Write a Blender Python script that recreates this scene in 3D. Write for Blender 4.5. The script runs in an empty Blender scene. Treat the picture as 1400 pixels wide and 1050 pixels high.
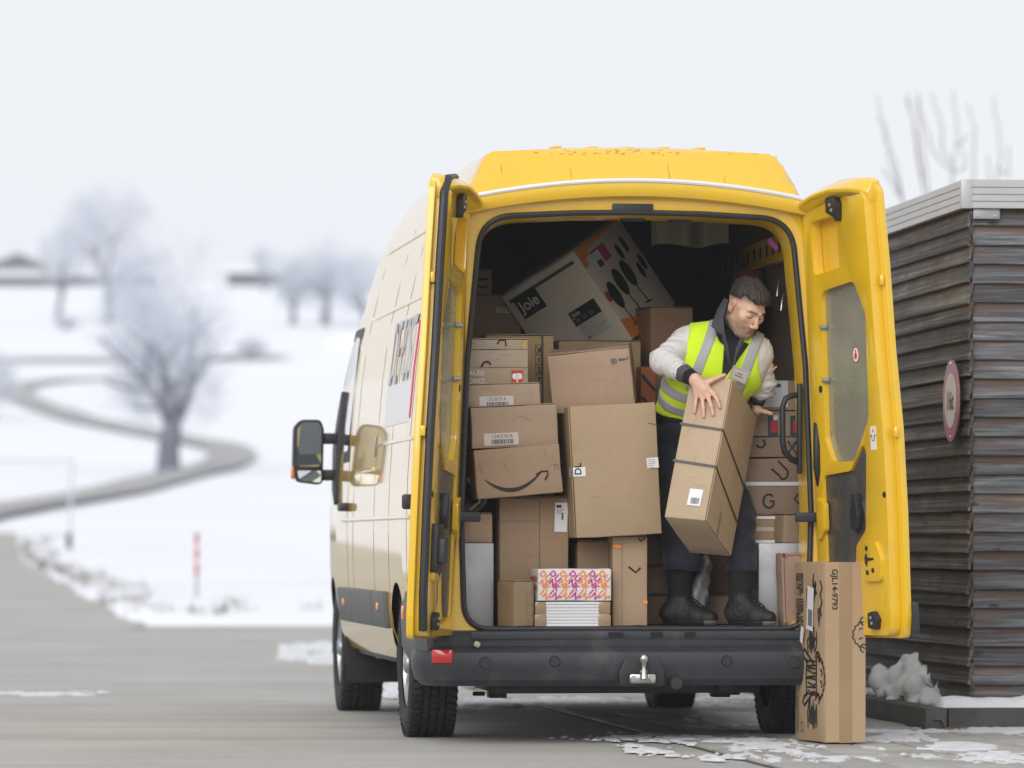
import bpy, bmesh, math, random
import numpy as np
from mathutils import Vector, Matrix

rnd = random.Random(11)
S = bpy.context.scene
C = S.collection

# ------------------------------------------------------------------ camera
F, HZ, CX, H = 6640.0, 743.0, 700.0, 0.926      # photo focal length in px, horizon row, centre column, eye height
cam_d = bpy.data.cameras.new('camera')
cam = bpy.data.objects.new('camera', cam_d)
C.objects.link(cam)
cam.location = (0, 0, H)
cam.rotation_euler = (math.radians(90), 0, 0)
cam_d.sensor_width = 36
cam_d.lens = F / 1400 * 36
cam_d.shift_y = (HZ - 525) / 1400
cam_d.clip_start = 0.5
cam_d.clip_end = 4000
cam_d.dof.use_dof = True
cam_d.dof.focus_distance = 22.5
cam_d.dof.aperture_fstop = 2.5
S.camera = cam

# ------------------------------------------------------------------ sky, sun, exposure
SUN_EL, SUN_AZ = 30, 200           # azimuth clockwise from +Y: behind the camera, a little to the left
w = bpy.data.worlds.new('World')
S.world = w
w.use_nodes = True
nt = w.node_tree
bg = nt.nodes['Background']
sky = nt.nodes.new('ShaderNodeTexSky')
sky.sky_type = 'NISHITA'
sky.sun_disc = False
sky.sun_elevation = math.radians(SUN_EL)
sky.sun_rotation = math.radians(SUN_AZ)
sky.dust_density = 6
hs = nt.nodes.new('ShaderNodeHueSaturation')
hs.inputs['Saturation'].default_value = 0.25
nt.links.new(sky.outputs[0], hs.inputs['Color'])
mx = nt.nodes.new('ShaderNodeMix')
mx.data_type = 'RGBA'
mx.inputs[0].default_value = 0.9                       # thick even cloud over the clear sky
nt.links.new(hs.outputs[0], mx.inputs[6])
mx.inputs[7].default_value = (7.85, 7.9, 8.15, 1)
nt.links.new(mx.outputs[2], bg.inputs[0])
bg.inputs[1].default_value = 0.107
sun_d = bpy.data.lights.new('sun', 'SUN')
sun_d.energy = 1.5
sun_d.angle = math.radians(45)
sun_d.color = (1, 0.97, 0.93)
sun = bpy.data.objects.new('sun', sun_d)
C.objects.link(sun)
az, el = math.radians(SUN_AZ), math.radians(SUN_EL)
sun.rotation_euler = Vector((-math.sin(az) * math.cos(el), -math.cos(az) * math.cos(el), -math.sin(el))).to_track_quat('-Z', 'Y').to_euler()
S.view_settings.view_transform = 'Standard'
S.view_settings.look = 'None'
S.view_settings.gamma = 1
S.view_settings.exposure = 0.15
S.cycles.use_denoising = True
S.cycles.max_bounces = 10
S.cycles.diffuse_bounces = 5
S.cycles.volume_bounces = 2
S.cycles.sample_clamp_indirect = 6

# ------------------------------------------------------------------ helpers: properties, meshes
def tag(o, label=None, cat=None, group=None, kind=None):
    if label: o['label'] = label
    if cat: o['category'] = cat
    if group: o['group'] = group
    if kind: o['kind'] = kind
    return o

def empty(name, loc=(0, 0, 0), rz=0):
    o = bpy.data.objects.new(name, None)
    o.location = loc
    o.rotation_euler = (0, 0, rz)
    o.empty_display_size = 0.2
    C.objects.link(o)
    return o

def link(name, me, m=None, parent=None):
    if m is not None:
        for k in (m if isinstance(m, (list, tuple)) else [m]):
            me.materials.append(k)
    o = bpy.data.objects.new(name, me)
    C.objects.link(o)
    if parent is not None:
        o.parent = parent
    return o

def finish(me, smooth=True, angle=38):
    if smooth:
        me.polygons.foreach_set('use_smooth', [True] * len(me.polygons))
        me.set_sharp_from_angle(angle=math.radians(angle))
    me.update()

def bevel_sharp(bm, w, seg=2, deg=32):
    es = [e for e in bm.edges if len(e.link_faces) == 2 and e.calc_face_angle(0) > math.radians(deg)]
    if es:
        bmesh.ops.bevel(bm, geom=es, offset=w, segments=seg, affect='EDGES', profile=0.5, clamp_overlap=True)

class MB:
    def __init__(s):
        s.v = []; s.f = []
    def add(s, vs, fs):
        n = len(s.v)
        s.v.extend([tuple(q) for q in vs]); s.f.extend([tuple(i + n for i in q) for q in fs])
        return s
    def box(s, c, size, M=None):
        x, y, z = [q / 2 for q in size]
        vs = [Vector((a * x, b * y, e * z)) for a in (-1, 1) for b in (-1, 1) for e in (-1, 1)]
        if M is not None: vs = [M @ q for q in vs]
        c = Vector(c)
        return s.add([q + c for q in vs], [(0, 1, 3, 2), (4, 6, 7, 5), (0, 4, 5, 1), (2, 3, 7, 6), (0, 2, 6, 4), (1, 5, 7, 3)])
    def box2(s, a, b):
        return s.box([(p + q) / 2 for p, q in zip(a, b)], [abs(q - p) for p, q in zip(a, b)])
    def tube(s, path, r, n=8, closed=False, cap=True):
        P = [Vector(q) for q in path]; m = len(P)
        rs = r if isinstance(r, (list, tuple)) else [r] * m
        rings = []; prev = None
        for i in range(m):
            if closed: t = P[(i + 1) % m] - P[i - 1]
            else: t = P[min(i + 1, m - 1)] - P[max(i - 1, 0)]
            t.normalize()
            if prev is None:
                a = Vector((0, 0, 1)) if abs(t.z) < .9 else Vector((1, 0, 0))
                u = t.cross(a).normalized()
            else:
                u = (prev - t * prev.dot(t))
                u = u.normalized() if u.length > 1e-6 else prev
            prev = u; b = t.cross(u)
            rings.append([P[i] + (u * math.cos(k * math.tau / n) + b * math.sin(k * math.tau / n)) * rs[i] for k in range(n)])
        vs = [q for R in rings for q in R]; fs = []
        for i in range(m if closed else m - 1):
            j = (i + 1) % m
            for k in range(n):
                k2 = (k + 1) % n
                fs.append((i * n + k, i * n + k2, j * n + k2, j * n + k))
        if cap and not closed:
            fs.append(tuple(range(n - 1, -1, -1))); fs.append(tuple((m - 1) * n + k for k in range(n)))
        return s.add(vs, fs)
    def lathe(s, prof, o, axis, n=48, ref=None):
        o = Vector(o); a = Vector(axis).normalized()
        u = a.cross(Vector((0, 0, 1)) if abs(a.z) < .9 else Vector((1, 0, 0))).normalized(); b = a.cross(u)
        vs = []; m = len(prof)
        for k in range(n):
            t = k * math.tau / n
            for r, h in prof: vs.append(o + a * h + (u * math.cos(t) + b * math.sin(t)) * r)
        fs = []
        for k in range(n):
            k2 = (k + 1) % n
            for i in range(m - 1):
                fs.append((k * m + i, k2 * m + i, k2 * m + i + 1, k * m + i + 1))
        return s.add(vs, fs)
    def loft(s, rings, closed=False, cap=False):
        n = len(rings[0]); vs = [q for R in rings for q in R]; fs = []
        for i in range(len(rings) - 1):
            for k in range(n if closed else n - 1):
                k2 = (k + 1) % n
                fs.append((i * n + k, i * n + k2, (i + 1) * n + k2, (i + 1) * n + k))
        if cap:
            fs.append(tuple(range(n - 1, -1, -1))); fs.append(tuple((len(rings) - 1) * n + k for k in range(n)))
        return s.add(vs, fs)
    def mesh(s, name, bevel=0, seg=2, smooth=True, angle=38, weld=0):
        me = bpy.data.meshes.new(name)
        me.from_pydata([tuple(q) for q in s.v], [], s.f)
        bm = bmesh.new(); bm.from_mesh(me)
        if weld: bmesh.ops.remove_doubles(bm, verts=bm.verts, dist=weld)
        bmesh.ops.recalc_face_normals(bm, faces=bm.faces)
        if bevel: bevel_sharp(bm, bevel, seg)
        bm.to_mesh(me); bm.free()
        finish(me, smooth, angle)
        return me
    def build(s, name, m, parent=None, **k):
        return link(name, s.mesh(name, **k), m, parent)

def rounded(poly, rad, n=6):
    """2-D polygon with rounded corners; rad a number or one per corner"""
    out = []; m = len(poly)
    rs = rad if isinstance(rad, (list, tuple)) else [rad] * m
    for i in range(m):
        p0, p1, p2 = Vector(poly[i - 1]), Vector(poly[i]), Vector(poly[(i + 1) % m])
        a, b = (p0 - p1), (p2 - p1)
        la, lb = a.length, b.length
        a.normalize(); b.normalize()
        ang = a.angle(b)
        t = min(rs[i] / max(math.tan(ang / 2), 1e-3), la * .48, lb * .48)
        if rs[i] <= 0 or ang > 3.05:
            out.append(tuple(p1)); continue
        q0, q2 = p1 + a * t, p1 + b * t
        for k in range(n + 1):
            s = k / n
            out.append(tuple(q0 * (1 - s) ** 2 + p1 * 2 * s * (1 - s) + q2 * s * s))
    return out

def plate(name, outer, holes, t0, t1, xf, m, parent=None, bevel=0, seg=2):
    """a solid plate with holes: 2-D loops (u,v), thickness t0..t1, xf(u,v,t) -> point"""
    bm = bmesh.new(); top = {}; loops = []; edges = []
    for L in [outer] + list(holes):
        vs = [bm.verts.new(xf(u, v, t1)) for u, v in L]
        lo = [bm.verts.new(xf(u, v, t0)) for u, v in L]
        for a, b in zip(vs, lo): top[a] = b
        loops.append((vs, lo))
        for i in range(len(vs)):
            edges.append(bm.edges.new((vs[i - 1], vs[i])))
    r = bmesh.ops.triangle_fill(bm, edges=edges, use_beauty=True, use_dissolve=False)
    fs = [g for g in r['geom'] if isinstance(g, bmesh.types.BMFace)]
    for f in fs:
        bm.faces.new([top[v] for v in reversed(f.verts)])
    for vs, lo in loops:
        for i in range(len(vs)):
            bm.faces.new((vs[i - 1], vs[i], lo[i], lo[i - 1]))
    bmesh.ops.recalc_face_normals(bm, faces=bm.faces)
    if bevel: bevel_sharp(bm, bevel, seg)
    me = bpy.data.meshes.new(name); bm.to_mesh(me); bm.free()
    finish(me, True, 35)
    return link(name, me, m, parent)

_tc = {}
def text2d(s, size=1.0, bold=0.0):
    """letters as flat triangles: (points, faces), width"""
    key = (s, bold)
    if key not in _tc:
        cu = bpy.data.curves.new('t', 'FONT'); cu.body = s; cu.offset = bold; cu.resolution_u = 4
        o = bpy.data.objects.new('t', cu); C.objects.link(o)
        dg = bpy.context.evaluated_depsgraph_get(); dg.update()
        me = o.evaluated_get(dg).to_mesh()
        vs = [(v.co.x, v.co.y) for v in me.vertices]; fs = [tuple(p.vertices) for p in me.polygons]
        o.evaluated_get(dg).to_mesh_clear()
        bpy.data.objects.remove(o); bpy.data.curves.remove(cu)
        _tc[key] = (vs, fs)
    vs, fs = _tc[key]
    wd = max([v[0] for v in vs] or [0]) * size
    return [(x * size, y * size) for x, y in vs], fs, wd

# value noise, vectorised
def vnoise(x, y, seed=0):
    xi, yi = np.floor(x).astype(np.int64), np.floor(y).astype(np.int64)
    xf, yf = x - xi, y - yi
    def h(a, b):
        n = (a * 374761393 + b * 668265263 + seed * 1442695041) & 0xffffffff
        n = ((n ^ (n >> 13)) * 1274126177) & 0xffffffff
        return ((n ^ (n >> 16)) & 0xffff) / 65535.0
    u, v = xf * xf * (3 - 2 * xf), yf * yf * (3 - 2 * yf)
    return (h(xi, yi) * (1 - u) + h(xi + 1, yi) * u) * (1 - v) + (h(xi, yi + 1) * (1 - u) + h(xi + 1, yi + 1) * u) * v
def fbm(x, y, seed=0, o=4):
    s = 0; a = 0.5; t = 0
    for i in range(o):
        s = s + a * vnoise(x * 2 ** i, y * 2 ** i, seed + i); t += a; a *= .55
    return s / t

# ------------------------------------------------------------------ materials
def mat(name, col, rough=0.5, metal=0.0, coat=0.0, var=0.0, vscale=8.0, bump=0.0, bscale=60.0, spec=0.5, stretch=(1, 1, 1), rvar=0.0, dirt=None, sheen=0.0, rand=0.0, coat_r=0.04, coat_ior=1.5):
    m = bpy.data.materials.new(name); m.use_nodes = True
    n = m.node_tree.nodes; l = m.node_tree.links; b = n['Principled BSDF']
    b.inputs['Base Color'].default_value = (*col, 1)
    b.inputs['Roughness'].default_value = rough
    b.inputs['Metallic'].default_value = metal
    b.inputs['Coat Weight'].default_value = coat
    b.inputs['Coat Roughness'].default_value = coat_r
    b.inputs['Coat IOR'].default_value = coat_ior
    b.inputs['Specular IOR Level'].default_value = spec
    if sheen:
        b.inputs['Sheen Weight'].default_value = sheen
    if var or bump or rvar or dirt or rand:
        tc = n.new('ShaderNodeTexCoord'); mp = n.new('ShaderNodeMapping'); mp.inputs['Scale'].default_value = stretch
        l.new(tc.outputs['Object'], mp.inputs[0])
    colout = None
    if var or rand:
        ns = n.new('ShaderNodeTexNoise'); ns.inputs['Scale'].default_value = vscale; ns.inputs['Detail'].default_value = 6; ns.inputs['Roughness'].default_value = .65
        l.new(mp.outputs[0], ns.inputs[0])
        mr = n.new('ShaderNodeMapRange'); mr.inputs[1].default_value = .25; mr.inputs[2].default_value = .75; mr.inputs[3].default_value = 1 - var; mr.inputs[4].default_value = 1 + var
        l.new(ns.outputs[0], mr.inputs[0]); fac = mr.outputs[0]
        if rand:
            oi = n.new('ShaderNodeObjectInfo'); m2 = n.new('ShaderNodeMapRange'); m2.inputs[3].default_value = 1 - rand; m2.inputs[4].default_value = 1 + rand
            l.new(oi.outputs['Random'], m2.inputs[0])
            mm = n.new('ShaderNodeMath'); mm.operation = 'MULTIPLY'; l.new(fac, mm.inputs[0]); l.new(m2.outputs[0], mm.inputs[1]); fac = mm.outputs[0]
        vm = n.new('ShaderNodeVectorMath'); vm.operation = 'SCALE'; vm.inputs[0].default_value = col; l.new(fac, vm.inputs['Scale'])
        colout = vm.outputs[0]
    if dirt:     # (colour, amount, scale)
        dn = n.new('ShaderNodeTexNoise'); dn.inputs['Scale'].default_value = dirt[2]; dn.inputs['Detail'].default_value = 8; dn.inputs['Roughness'].default_value = .7
        l.new(mp.outputs[0], dn.inputs[0])
        dr = n.new('ShaderNodeMapRange'); dr.inputs[1].default_value = .52; dr.inputs[2].default_value = .78; dr.inputs[3].default_value = 0; dr.inputs[4].default_value = dirt[1]
        l.new(dn.outputs[0], dr.inputs[0])
        dm = n.new('ShaderNodeMix'); dm.data_type = 'RGBA'; l.new(dr.outputs[0], dm.inputs[0])
        if colout: l.new(colout, dm.inputs[6])
        else: dm.inputs[6].default_value = (*col, 1)
        dm.inputs[7].default_value = (*dirt[0], 1); colout = dm.outputs[2]
    if colout: l.new(colout, b.inputs['Base Color'])
    if rvar:
        rn = n.new('ShaderNodeTexNoise'); rn.inputs['Scale'].default_value = vscale * 1.7; rn.inputs['Detail'].default_value = 5; l.new(mp.outputs[0], rn.inputs[0])
        rr = n.new('ShaderNodeMapRange'); rr.inputs[1].default_value = .3; rr.inputs[2].default_value = .7; rr.inputs[3].default_value = max(rough - rvar, .02); rr.inputs[4].default_value = rough + rvar
        l.new(rn.outputs[0], rr.inputs[0]); l.new(rr.outputs[0], b.inputs['Roughness'])
    if bump:
        bn = n.new('ShaderNodeTexNoise'); bn.inputs['Scale'].default_value = bscale; bn.inputs['Detail'].default_value = 5; l.new(mp.outputs[0], bn.inputs[0])
        bp = n.new('ShaderNodeBump'); bp.inputs['Strength'].default_value = bump; bp.inputs['Distance'].default_value = .02
        l.new(bn.outputs[0], bp.inputs['Height']); l.new(bp.outputs[0], b.inputs['Normal'])
    return m

_card = {}
def cardboard(col=(.40, .265, .155), fine=True):
    lum = .3 * col[0] + .6 * col[1] + .1 * col[2]; col = tuple(q + (lum - q) * .16 for q in col)
    key = tuple(round(q, 3) for q in col)
    if key in _card: return _card[key]
    m = mat('cardboard', col, rough=.82, var=.09, vscale=3.5, bump=.16, bscale=9, spec=.25, dirt=(tuple(q * .72 for q in col), .5, 7))
    n = m.node_tree.nodes; l = m.node_tree.links
    # faint corrugation: soft ridges under the paper
    tc = n.new('ShaderNodeTexCoord'); wv = n.new('ShaderNodeTexWave'); wv.wave_type = 'BANDS'; wv.bands_direction = 'Z'
    wv.inputs['Scale'].default_value = 38; wv.inputs['Distortion'].default_value = 1.2; wv.inputs['Detail'].default_value = 2
    l.new(tc.outputs['Object'], wv.inputs[0])
    bp = n.new('ShaderNodeBump'); bp.inputs['Strength'].default_value = .06; bp.inputs['Distance'].default_value = .004
    l.new(wv.outputs['Fac'], bp.inputs['Height'])
    b = n['Principled BSDF']
    src = b.inputs['Normal'].links[0].from_socket
    l.new(src, bp.inputs['Normal']); l.new(bp.outputs[0], b.inputs['Normal'])
    _card[key] = m
    return m

M = {}
M['yellow'] = mat('yellow_paint', (.80, .498, .014), rough=.25, coat=1.0, coat_r=.035, coat_ior=1.5, var=.03, vscale=3, dirt=((.50, .36, .10), .38, 3.2))
M['gap'] = mat('panel_gap', (.20, .12, .01), rough=.7)
M['black'] = mat('black_plastic', (.018, .019, .022), rough=.5, var=.15, vscale=20, bump=.04, bscale=300, dirt=((.07, .07, .07), .3, 6))
M['bumper'] = mat('bumper_plastic', (.026, .029, .036), rough=.48, var=.15, vscale=9, bump=.05, bscale=420, dirt=((.12, .118, .112), .75, 4))
M['grey_plastic'] = mat('grey_plastic', (.085, .088, .092), rough=.55, var=.12, vscale=9, bump=.05, bscale=400, dirt=((.16, .155, .15), .5, 6))
M['rubber'] = mat('rubber', (.012, .012, .013), rough=.75, var=.3, vscale=14, dirt=((.07, .068, .065), .5, 5))
M['seal'] = mat('seal_rubber', (.02, .021, .026), rough=.45)
M['alu'] = mat('aluminium_sheet', (.40, .405, .415), rough=.5, metal=.55, var=.06, vscale=10, rvar=.08, dirt=((.35, .35, .36), .4, 9))
M['alu_dull'] = mat('frosted_panel', (.30, .30, .245), rough=.28, metal=.25, var=.16, vscale=2.2, rvar=.1, coat=.3)
M['steel_dark'] = mat('scuffed_dark_plate', (.12, .122, .125), rough=.4, metal=.55, var=.2, vscale=12, rvar=.12, dirt=((.32, .32, .32), .5, 14))
M['chrome'] = mat('bare_steel', (.55, .54, .52), rough=.3, metal=1, var=.1, vscale=20)
M['silver'] = mat('wheel_silver', (.42, .43, .44), rough=.38, metal=.8, dirt=((.2, .19, .18), .6, 10))
M['white'] = mat('white_print', (.80, .80, .82), rough=.6)
M['white_strip'] = mat('white_strip', (.78, .79, .80), rough=.3, metal=.2)
M['ink'] = mat('black_ink', (.02, .02, .021), rough=.7)
M['ink_soft'] = mat('grey_ink', (.10, .10, .105), rough=.75)
M['ink_pale'] = mat('pale_print', (.62, .58, .52), rough=.75)
M['red'] = mat('red_print', (.60, .03, .035), rough=.5)
M['orange'] = mat('orange_print', (.86, .27, .05), rough=.55)
M['magenta'] = mat('magenta_print', (.58, .03, .26), rough=.55)
M['teal'] = mat('navy_print', (.03, .07, .11), rough=.5)
M['amber'] = mat('amber_lens', (.75, .22, .03), rough=.2, coat=.8)
M['red_lens'] = mat('red_lens', (.55, .008, .015), rough=.18, coat=1)
M['clear_lens'] = mat('clear_lens', (.72, .72, .74), rough=.12, coat=1)
M['tape'] = mat('packing_tape', (.33, .22, .12), rough=.22, coat=.5, var=.08, vscale=6)
M['tape_clear'] = mat('clear_tape', (.50, .40, .28), rough=.16, coat=.6, var=.1, vscale=9)
M['strap'] = mat('plastic_strap', (.03, .031, .034), rough=.35)
M['glass_dark'] = mat('tinted_glass', (.015, .017, .02), rough=.06, coat=1)
M['mirror'] = mat('mirror_glass', (.42, .46, .48), rough=.03, metal=1)
M['lining'] = mat('grey_lining', (.11, .10, .09), rough=.75, var=.15, vscale=5)
M['fibre'] = mat('brown_fibre_panel', (.30, .23, .185), rough=.8, var=.15, vscale=4)
M['beige'] = mat('beige_sheet', (.50, .45, .36), rough=.85, var=.08)
M['deck'] = mat('deck_floor', (.18, .175, .17), rough=.6, var=.15, vscale=10)
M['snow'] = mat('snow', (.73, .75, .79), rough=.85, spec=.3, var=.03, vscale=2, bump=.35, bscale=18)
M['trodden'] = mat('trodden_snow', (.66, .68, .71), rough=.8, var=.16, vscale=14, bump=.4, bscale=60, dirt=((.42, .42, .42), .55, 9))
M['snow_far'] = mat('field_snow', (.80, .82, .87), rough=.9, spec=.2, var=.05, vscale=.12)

# ------------------------------------------------------------------ frames of the place
TH = math.radians(7)
VO = Vector((0.588, 22.388, 0))
VR = Vector((math.cos(TH), math.sin(TH), 0)); VD = Vector((-math.sin(TH), math.cos(TH), 0)); VK = Vector((0, 0, 1))
VMX = Matrix.Translation(VO) @ Matrix.Rotation(TH, 4, 'Z')
CAMP = Vector((0, 0, H))
def Pw(px, py, Z): return Vector(((px - CX) * Z / F, Z, H + (HZ - py) * Z / F))
def onplane(px, py, o, n):
    v = Vector(((px - CX) / F, 1, (HZ - py) / F)); o = Vector(o); n = Vector(n)
    return CAMP + v * ((o - CAMP).dot(n) / v.dot(n))
def toloc(p):
    q = p - VO
    return Vector((q.dot(VR), q.dot(VD), q.z))
def VL(px, py, yl): return toloc(onplane(px, py, VO + VD * yl, VD))

# ------------------------------------------------------------------ implicit surfaces -> mesh (surface nets)
class Field:
    def __init__(s, lo, hi, h):
        s.lo = np.array(lo, float); s.h = h
        s.n = np.ceil((np.array(hi, float) - s.lo) / h).astype(int) + 1
        s.a = np.full(s.n, 1.0, np.float32)
    def _sub(s, lo, hi):
        i0 = np.clip(np.floor((np.array(lo) - s.lo) / s.h).astype(int), 0, s.n - 1)
        i1 = np.clip(np.ceil((np.array(hi) - s.lo) / s.h).astype(int) + 1, 1, s.n)
        sl = tuple(slice(a, b) for a, b in zip(i0, i1))
        ax = [s.lo[k] + s.h * np.arange(i0[k], i1[k]) for k in range(3)]
        return sl, np.meshgrid(*ax, indexing='ij')
    def op(s, d, sl, k, mode='u'):
        a = s.a[sl]
        if mode == 's': d = -d; hh = np.clip(.5 - .5 * (d - a) / k, 0, 1); s.a[sl] = a + (d - a) * (1 - hh) + k * hh * (1 - hh); return
        hh = np.clip(.5 + .5 * (a - d) / k, 0, 1)
        s.a[sl] = a + (d - a) * hh - k * hh * (1 - hh)
    def cone(s, p, q, r1, r2, k=.02, mode='u'):
        p, q = np.array(p, float), np.array(q, float); R = max(r1, r2) + 3 * k + 2 * s.h
        sl, (X, Y, Z) = s._sub(np.minimum(p, q) - R, np.maximum(p, q) + R)
        d = q - p; L = max(d @ d, 1e-9)
        t = np.clip(((X - p[0]) * d[0] + (Y - p[1]) * d[1] + (Z - p[2]) * d[2]) / L, 0, 1)
        D = np.sqrt((X - p[0] - t * d[0]) ** 2 + (Y - p[1] - t * d[1]) ** 2 + (Z - p[2] - t * d[2]) ** 2) - (r1 + (r2 - r1) * t)
        s.op(D.astype(np.float32), sl, k, mode)
    def ball(s, c, r, k=.02, mode='u', R=None):
        c = np.array(c, float); r = np.array(r if hasattr(r, '__len__') else (r, r, r), float); e = max(r) + 3 * k + 2 * s.h
        sl, (X, Y, Z) = s._sub(c - e, c + e)
        x, y, z = X - c[0], Y - c[1], Z - c[2]
        if R is not None:
            R = np.array(R); x, y, z = [R[0][i] * x + R[1][i] * y + R[2][i] * z for i in range(3)]
        k0 = np.sqrt((x / r[0]) ** 2 + (y / r[1]) ** 2 + (z / r[2]) ** 2); k1 = np.sqrt((x / r[0] ** 2) ** 2 + (y / r[1] ** 2) ** 2 + (z / r[2] ** 2) ** 2) + 1e-9
        s.op((k0 * (k0 - 1) / k1).astype(np.float32), sl, k, mode)
    def clip(s, fn):
        sl, g = s._sub(s.lo, s.lo + s.h * (s.n - 1))
        s.a = np.maximum(s.a, fn(*g).astype(np.float32))
    def mesh(s):
        a = s.a; sg = a < 0; n = s.n
        cs = np.zeros(n - 1, np.int8)
        offs = [(i, j, k) for i in (0, 1) for j in (0, 1) for k in (0, 1)]
        cut = lambda A, o: A[o[0]:n[0] - 1 + o[0], o[1]:n[1] - 1 + o[1], o[2]:n[2] - 1 + o[2]]
        for o in offs: cs += cut(sg, o)
        idx = np.argwhere((cs > 0) & (cs < 8))
        ids = -np.ones(n - 1, np.int64); ids[tuple(idx.T)] = np.arange(len(idx))
        pos = np.zeros((len(idx), 3)); cnt = np.zeros(len(idx))
        for o in offs:
            for ax in range(3):
                if o[ax]: continue
                o2 = list(o); o2[ax] = 1
                v0 = a[tuple((idx + o).T)]; v1 = a[tuple((idx + o2).T)]
                m = (v0 < 0) != (v1 < 0)
                t = np.where(m, v0 / np.where(m, v0 - v1, 1), 0)
                p = np.array(o, float) + np.eye(3)[ax] * t[:, None]
                pos[m] += p[m]; cnt[m] += 1
        V = s.lo + s.h * (idx + pos / cnt[:, None])
        Fc = []
        for ax in range(3):
            sh = list(n); sh[ax] -= 1
            A = sg[tuple(slice(0, n[i] - (1 if i == ax else 0)) for i in range(3))]
            B = sg[tuple(slice(1 if i == ax else 0, n[i]) for i in range(3))]
            e = np.argwhere(A != B); u, v = [i for i in range(3) if i != ax]
            ok = (e[:, u] > 0) & (e[:, v] > 0) & (e[:, u] < n[u] - 1) & (e[:, v] < n[v] - 1); e = e[ok]
            q = []
            for du, dv in ((-1, -1), (0, -1), (0, 0), (-1, 0)):
                c = e.copy(); c[:, u] += du; c[:, v] += dv; q.append(ids[tuple(c.T)])
            q = np.stack(q, 1); fl = A[tuple(e.T)] ^ (ax == 1)
            q[~fl] = q[~fl][:, ::-1]; Fc.append(q)
        return V, np.concatenate(Fc)

def relax(V, Fc, it=2, lam=.5):
    for _ in range(it):
        s = np.zeros_like(V); c = np.zeros(len(V))
        for i in range(4):
            j = (i + 1) % 4
            np.add.at(s, Fc[:, i], V[Fc[:, j]]); np.add.at(c, Fc[:, i], 1)
            np.add.at(s, Fc[:, j], V[Fc[:, i]]); np.add.at(c, Fc[:, j], 1)
        V = V + lam * (s / np.maximum(c, 1)[:, None] - V)
    return V

def mesh_np(name, V, Fc):
    me = bpy.data.meshes.new(name)
    me.from_pydata(V.tolist(), [], Fc.tolist())
    bm = bmesh.new(); bm.from_mesh(me); bmesh.ops.recalc_face_normals(bm, faces=bm.faces); bm.to_mesh(me); bm.free()
    finish(me, True, 80)
    return me

# ------------------------------------------------------------------ terrain
TY = np.array([50, 54, 60, 70, 90, 130, 180, 250, 330, 400, 440, 520, 760.])
TZ = np.array([-.02, .0, .10, .25, .56, 1.96, 4.0, 8.6, 16.0, 22.0, 24.6, 27.0, 27.5])
_ty = np.linspace(50, 760, 1421); _tz = np.interp(_ty, TY, TZ)
_k = np.hanning(25); _k /= _k.sum()
_tz = np.convolve(np.pad(_tz, 12, mode='edge'), _k, 'valid')
def tz(Y): return np.interp(Y, _ty, _tz)
_py = HZ - (_tz - H) * F / _ty
_m = _ty < 432
def on_hill(px, py):
    Y = float(np.interp(-py, -_py[_m], _ty[_m]))
    return Vector(((px - CX) * Y / F, Y, float(tz(Y))))

def asphalt(name, col, snowy=0.0):
    m = mat(name, col, rough=.82, var=.13, vscale=.55, bump=.45, bscale=150, spec=.3)
    n = m.node_tree.nodes; l = m.node_tree.links; b = n['Principled BSDF']
    src = b.inputs['Base Color'].links[0].from_socket
    tc = n.new('ShaderNodeTexCoord')
    # aggregate speckle
    sp = n.new('ShaderNodeTexNoise'); sp.inputs['Scale'].default_value = 90; sp.inputs['Detail'].default_value = 3; l.new(tc.outputs['Object'], sp.inputs[0])
    r = n.new('ShaderNodeMapRange'); r.inputs[1].default_value = .3; r.inputs[2].default_value = .7; r.inputs[3].default_value = .78; r.inputs[4].default_value = 1.22; l.new(sp.outputs[0], r.inputs[0])
    v = n.new('ShaderNodeVectorMath'); v.operation = 'SCALE'; l.new(src, v.inputs[0]); l.new(r.outputs[0], v.inputs['Scale'])
    # long pale salt streaks along the driving direction and damp darker lanes
    mp = n.new('ShaderNodeMapping'); mp.inputs['Rotation'].default_value = (0, 0, math.radians(62)); mp.inputs['Scale'].default_value = (.12, 1.5, 1); l.new(tc.outputs['Object'], mp.inputs[0])
    st = n.new('ShaderNodeTexNoise'); st.inputs['Scale'].default_value = 1.1; st.inputs['Detail'].default_value = 7; st.inputs['Roughness'].default_value = .6; l.new(mp.outputs[0], st.inputs[0])
    r2 = n.new('ShaderNodeMapRange'); r2.inputs[1].default_value = .35; r2.inputs[2].default_value = .7; r2.inputs[3].default_value = .90; r2.inputs[4].default_value = 1.11; l.new(st.outputs[0], r2.inputs[0])
    v2 = n.new('ShaderNodeVectorMath'); v2.operation = 'SCALE'; l.new(v.outputs[0], v2.inputs[0]); l.new(r2.outputs[0], v2.inputs['Scale'])
    l.new(v2.outputs[0], b.inputs['Base Color'])
    return m
M['asphalt'] = asphalt('asphalt', (.42, .411, .392))
M['road'] = asphalt('road_asphalt', (.36, .36, .365))
M['paver'] = mat('concrete_paver', (.38, .371, .352), rough=.8, var=.16, vscale=9, bump=.35, bscale=130, rand=.13, dirt=((.14, .135, .125), .5, 3))
M['joint'] = mat('joint_sand', (.085, .08, .072), rough=.95, var=.3, vscale=30)
M['kerb'] = mat('kerb_concrete', (.085, .083, .078), rough=.85, var=.25, vscale=10, bump=.4, bscale=90, rand=.1)
M['soil'] = mat('soil', (.035, .03, .024), rough=.95, var=.4, vscale=15, bump=.6, bscale=30)

g = MB().box2((-300, -60, -.3), (300, 52, -.05)).build('snow_ground', M['snow_far']); tag(g, kind='structure')
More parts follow.
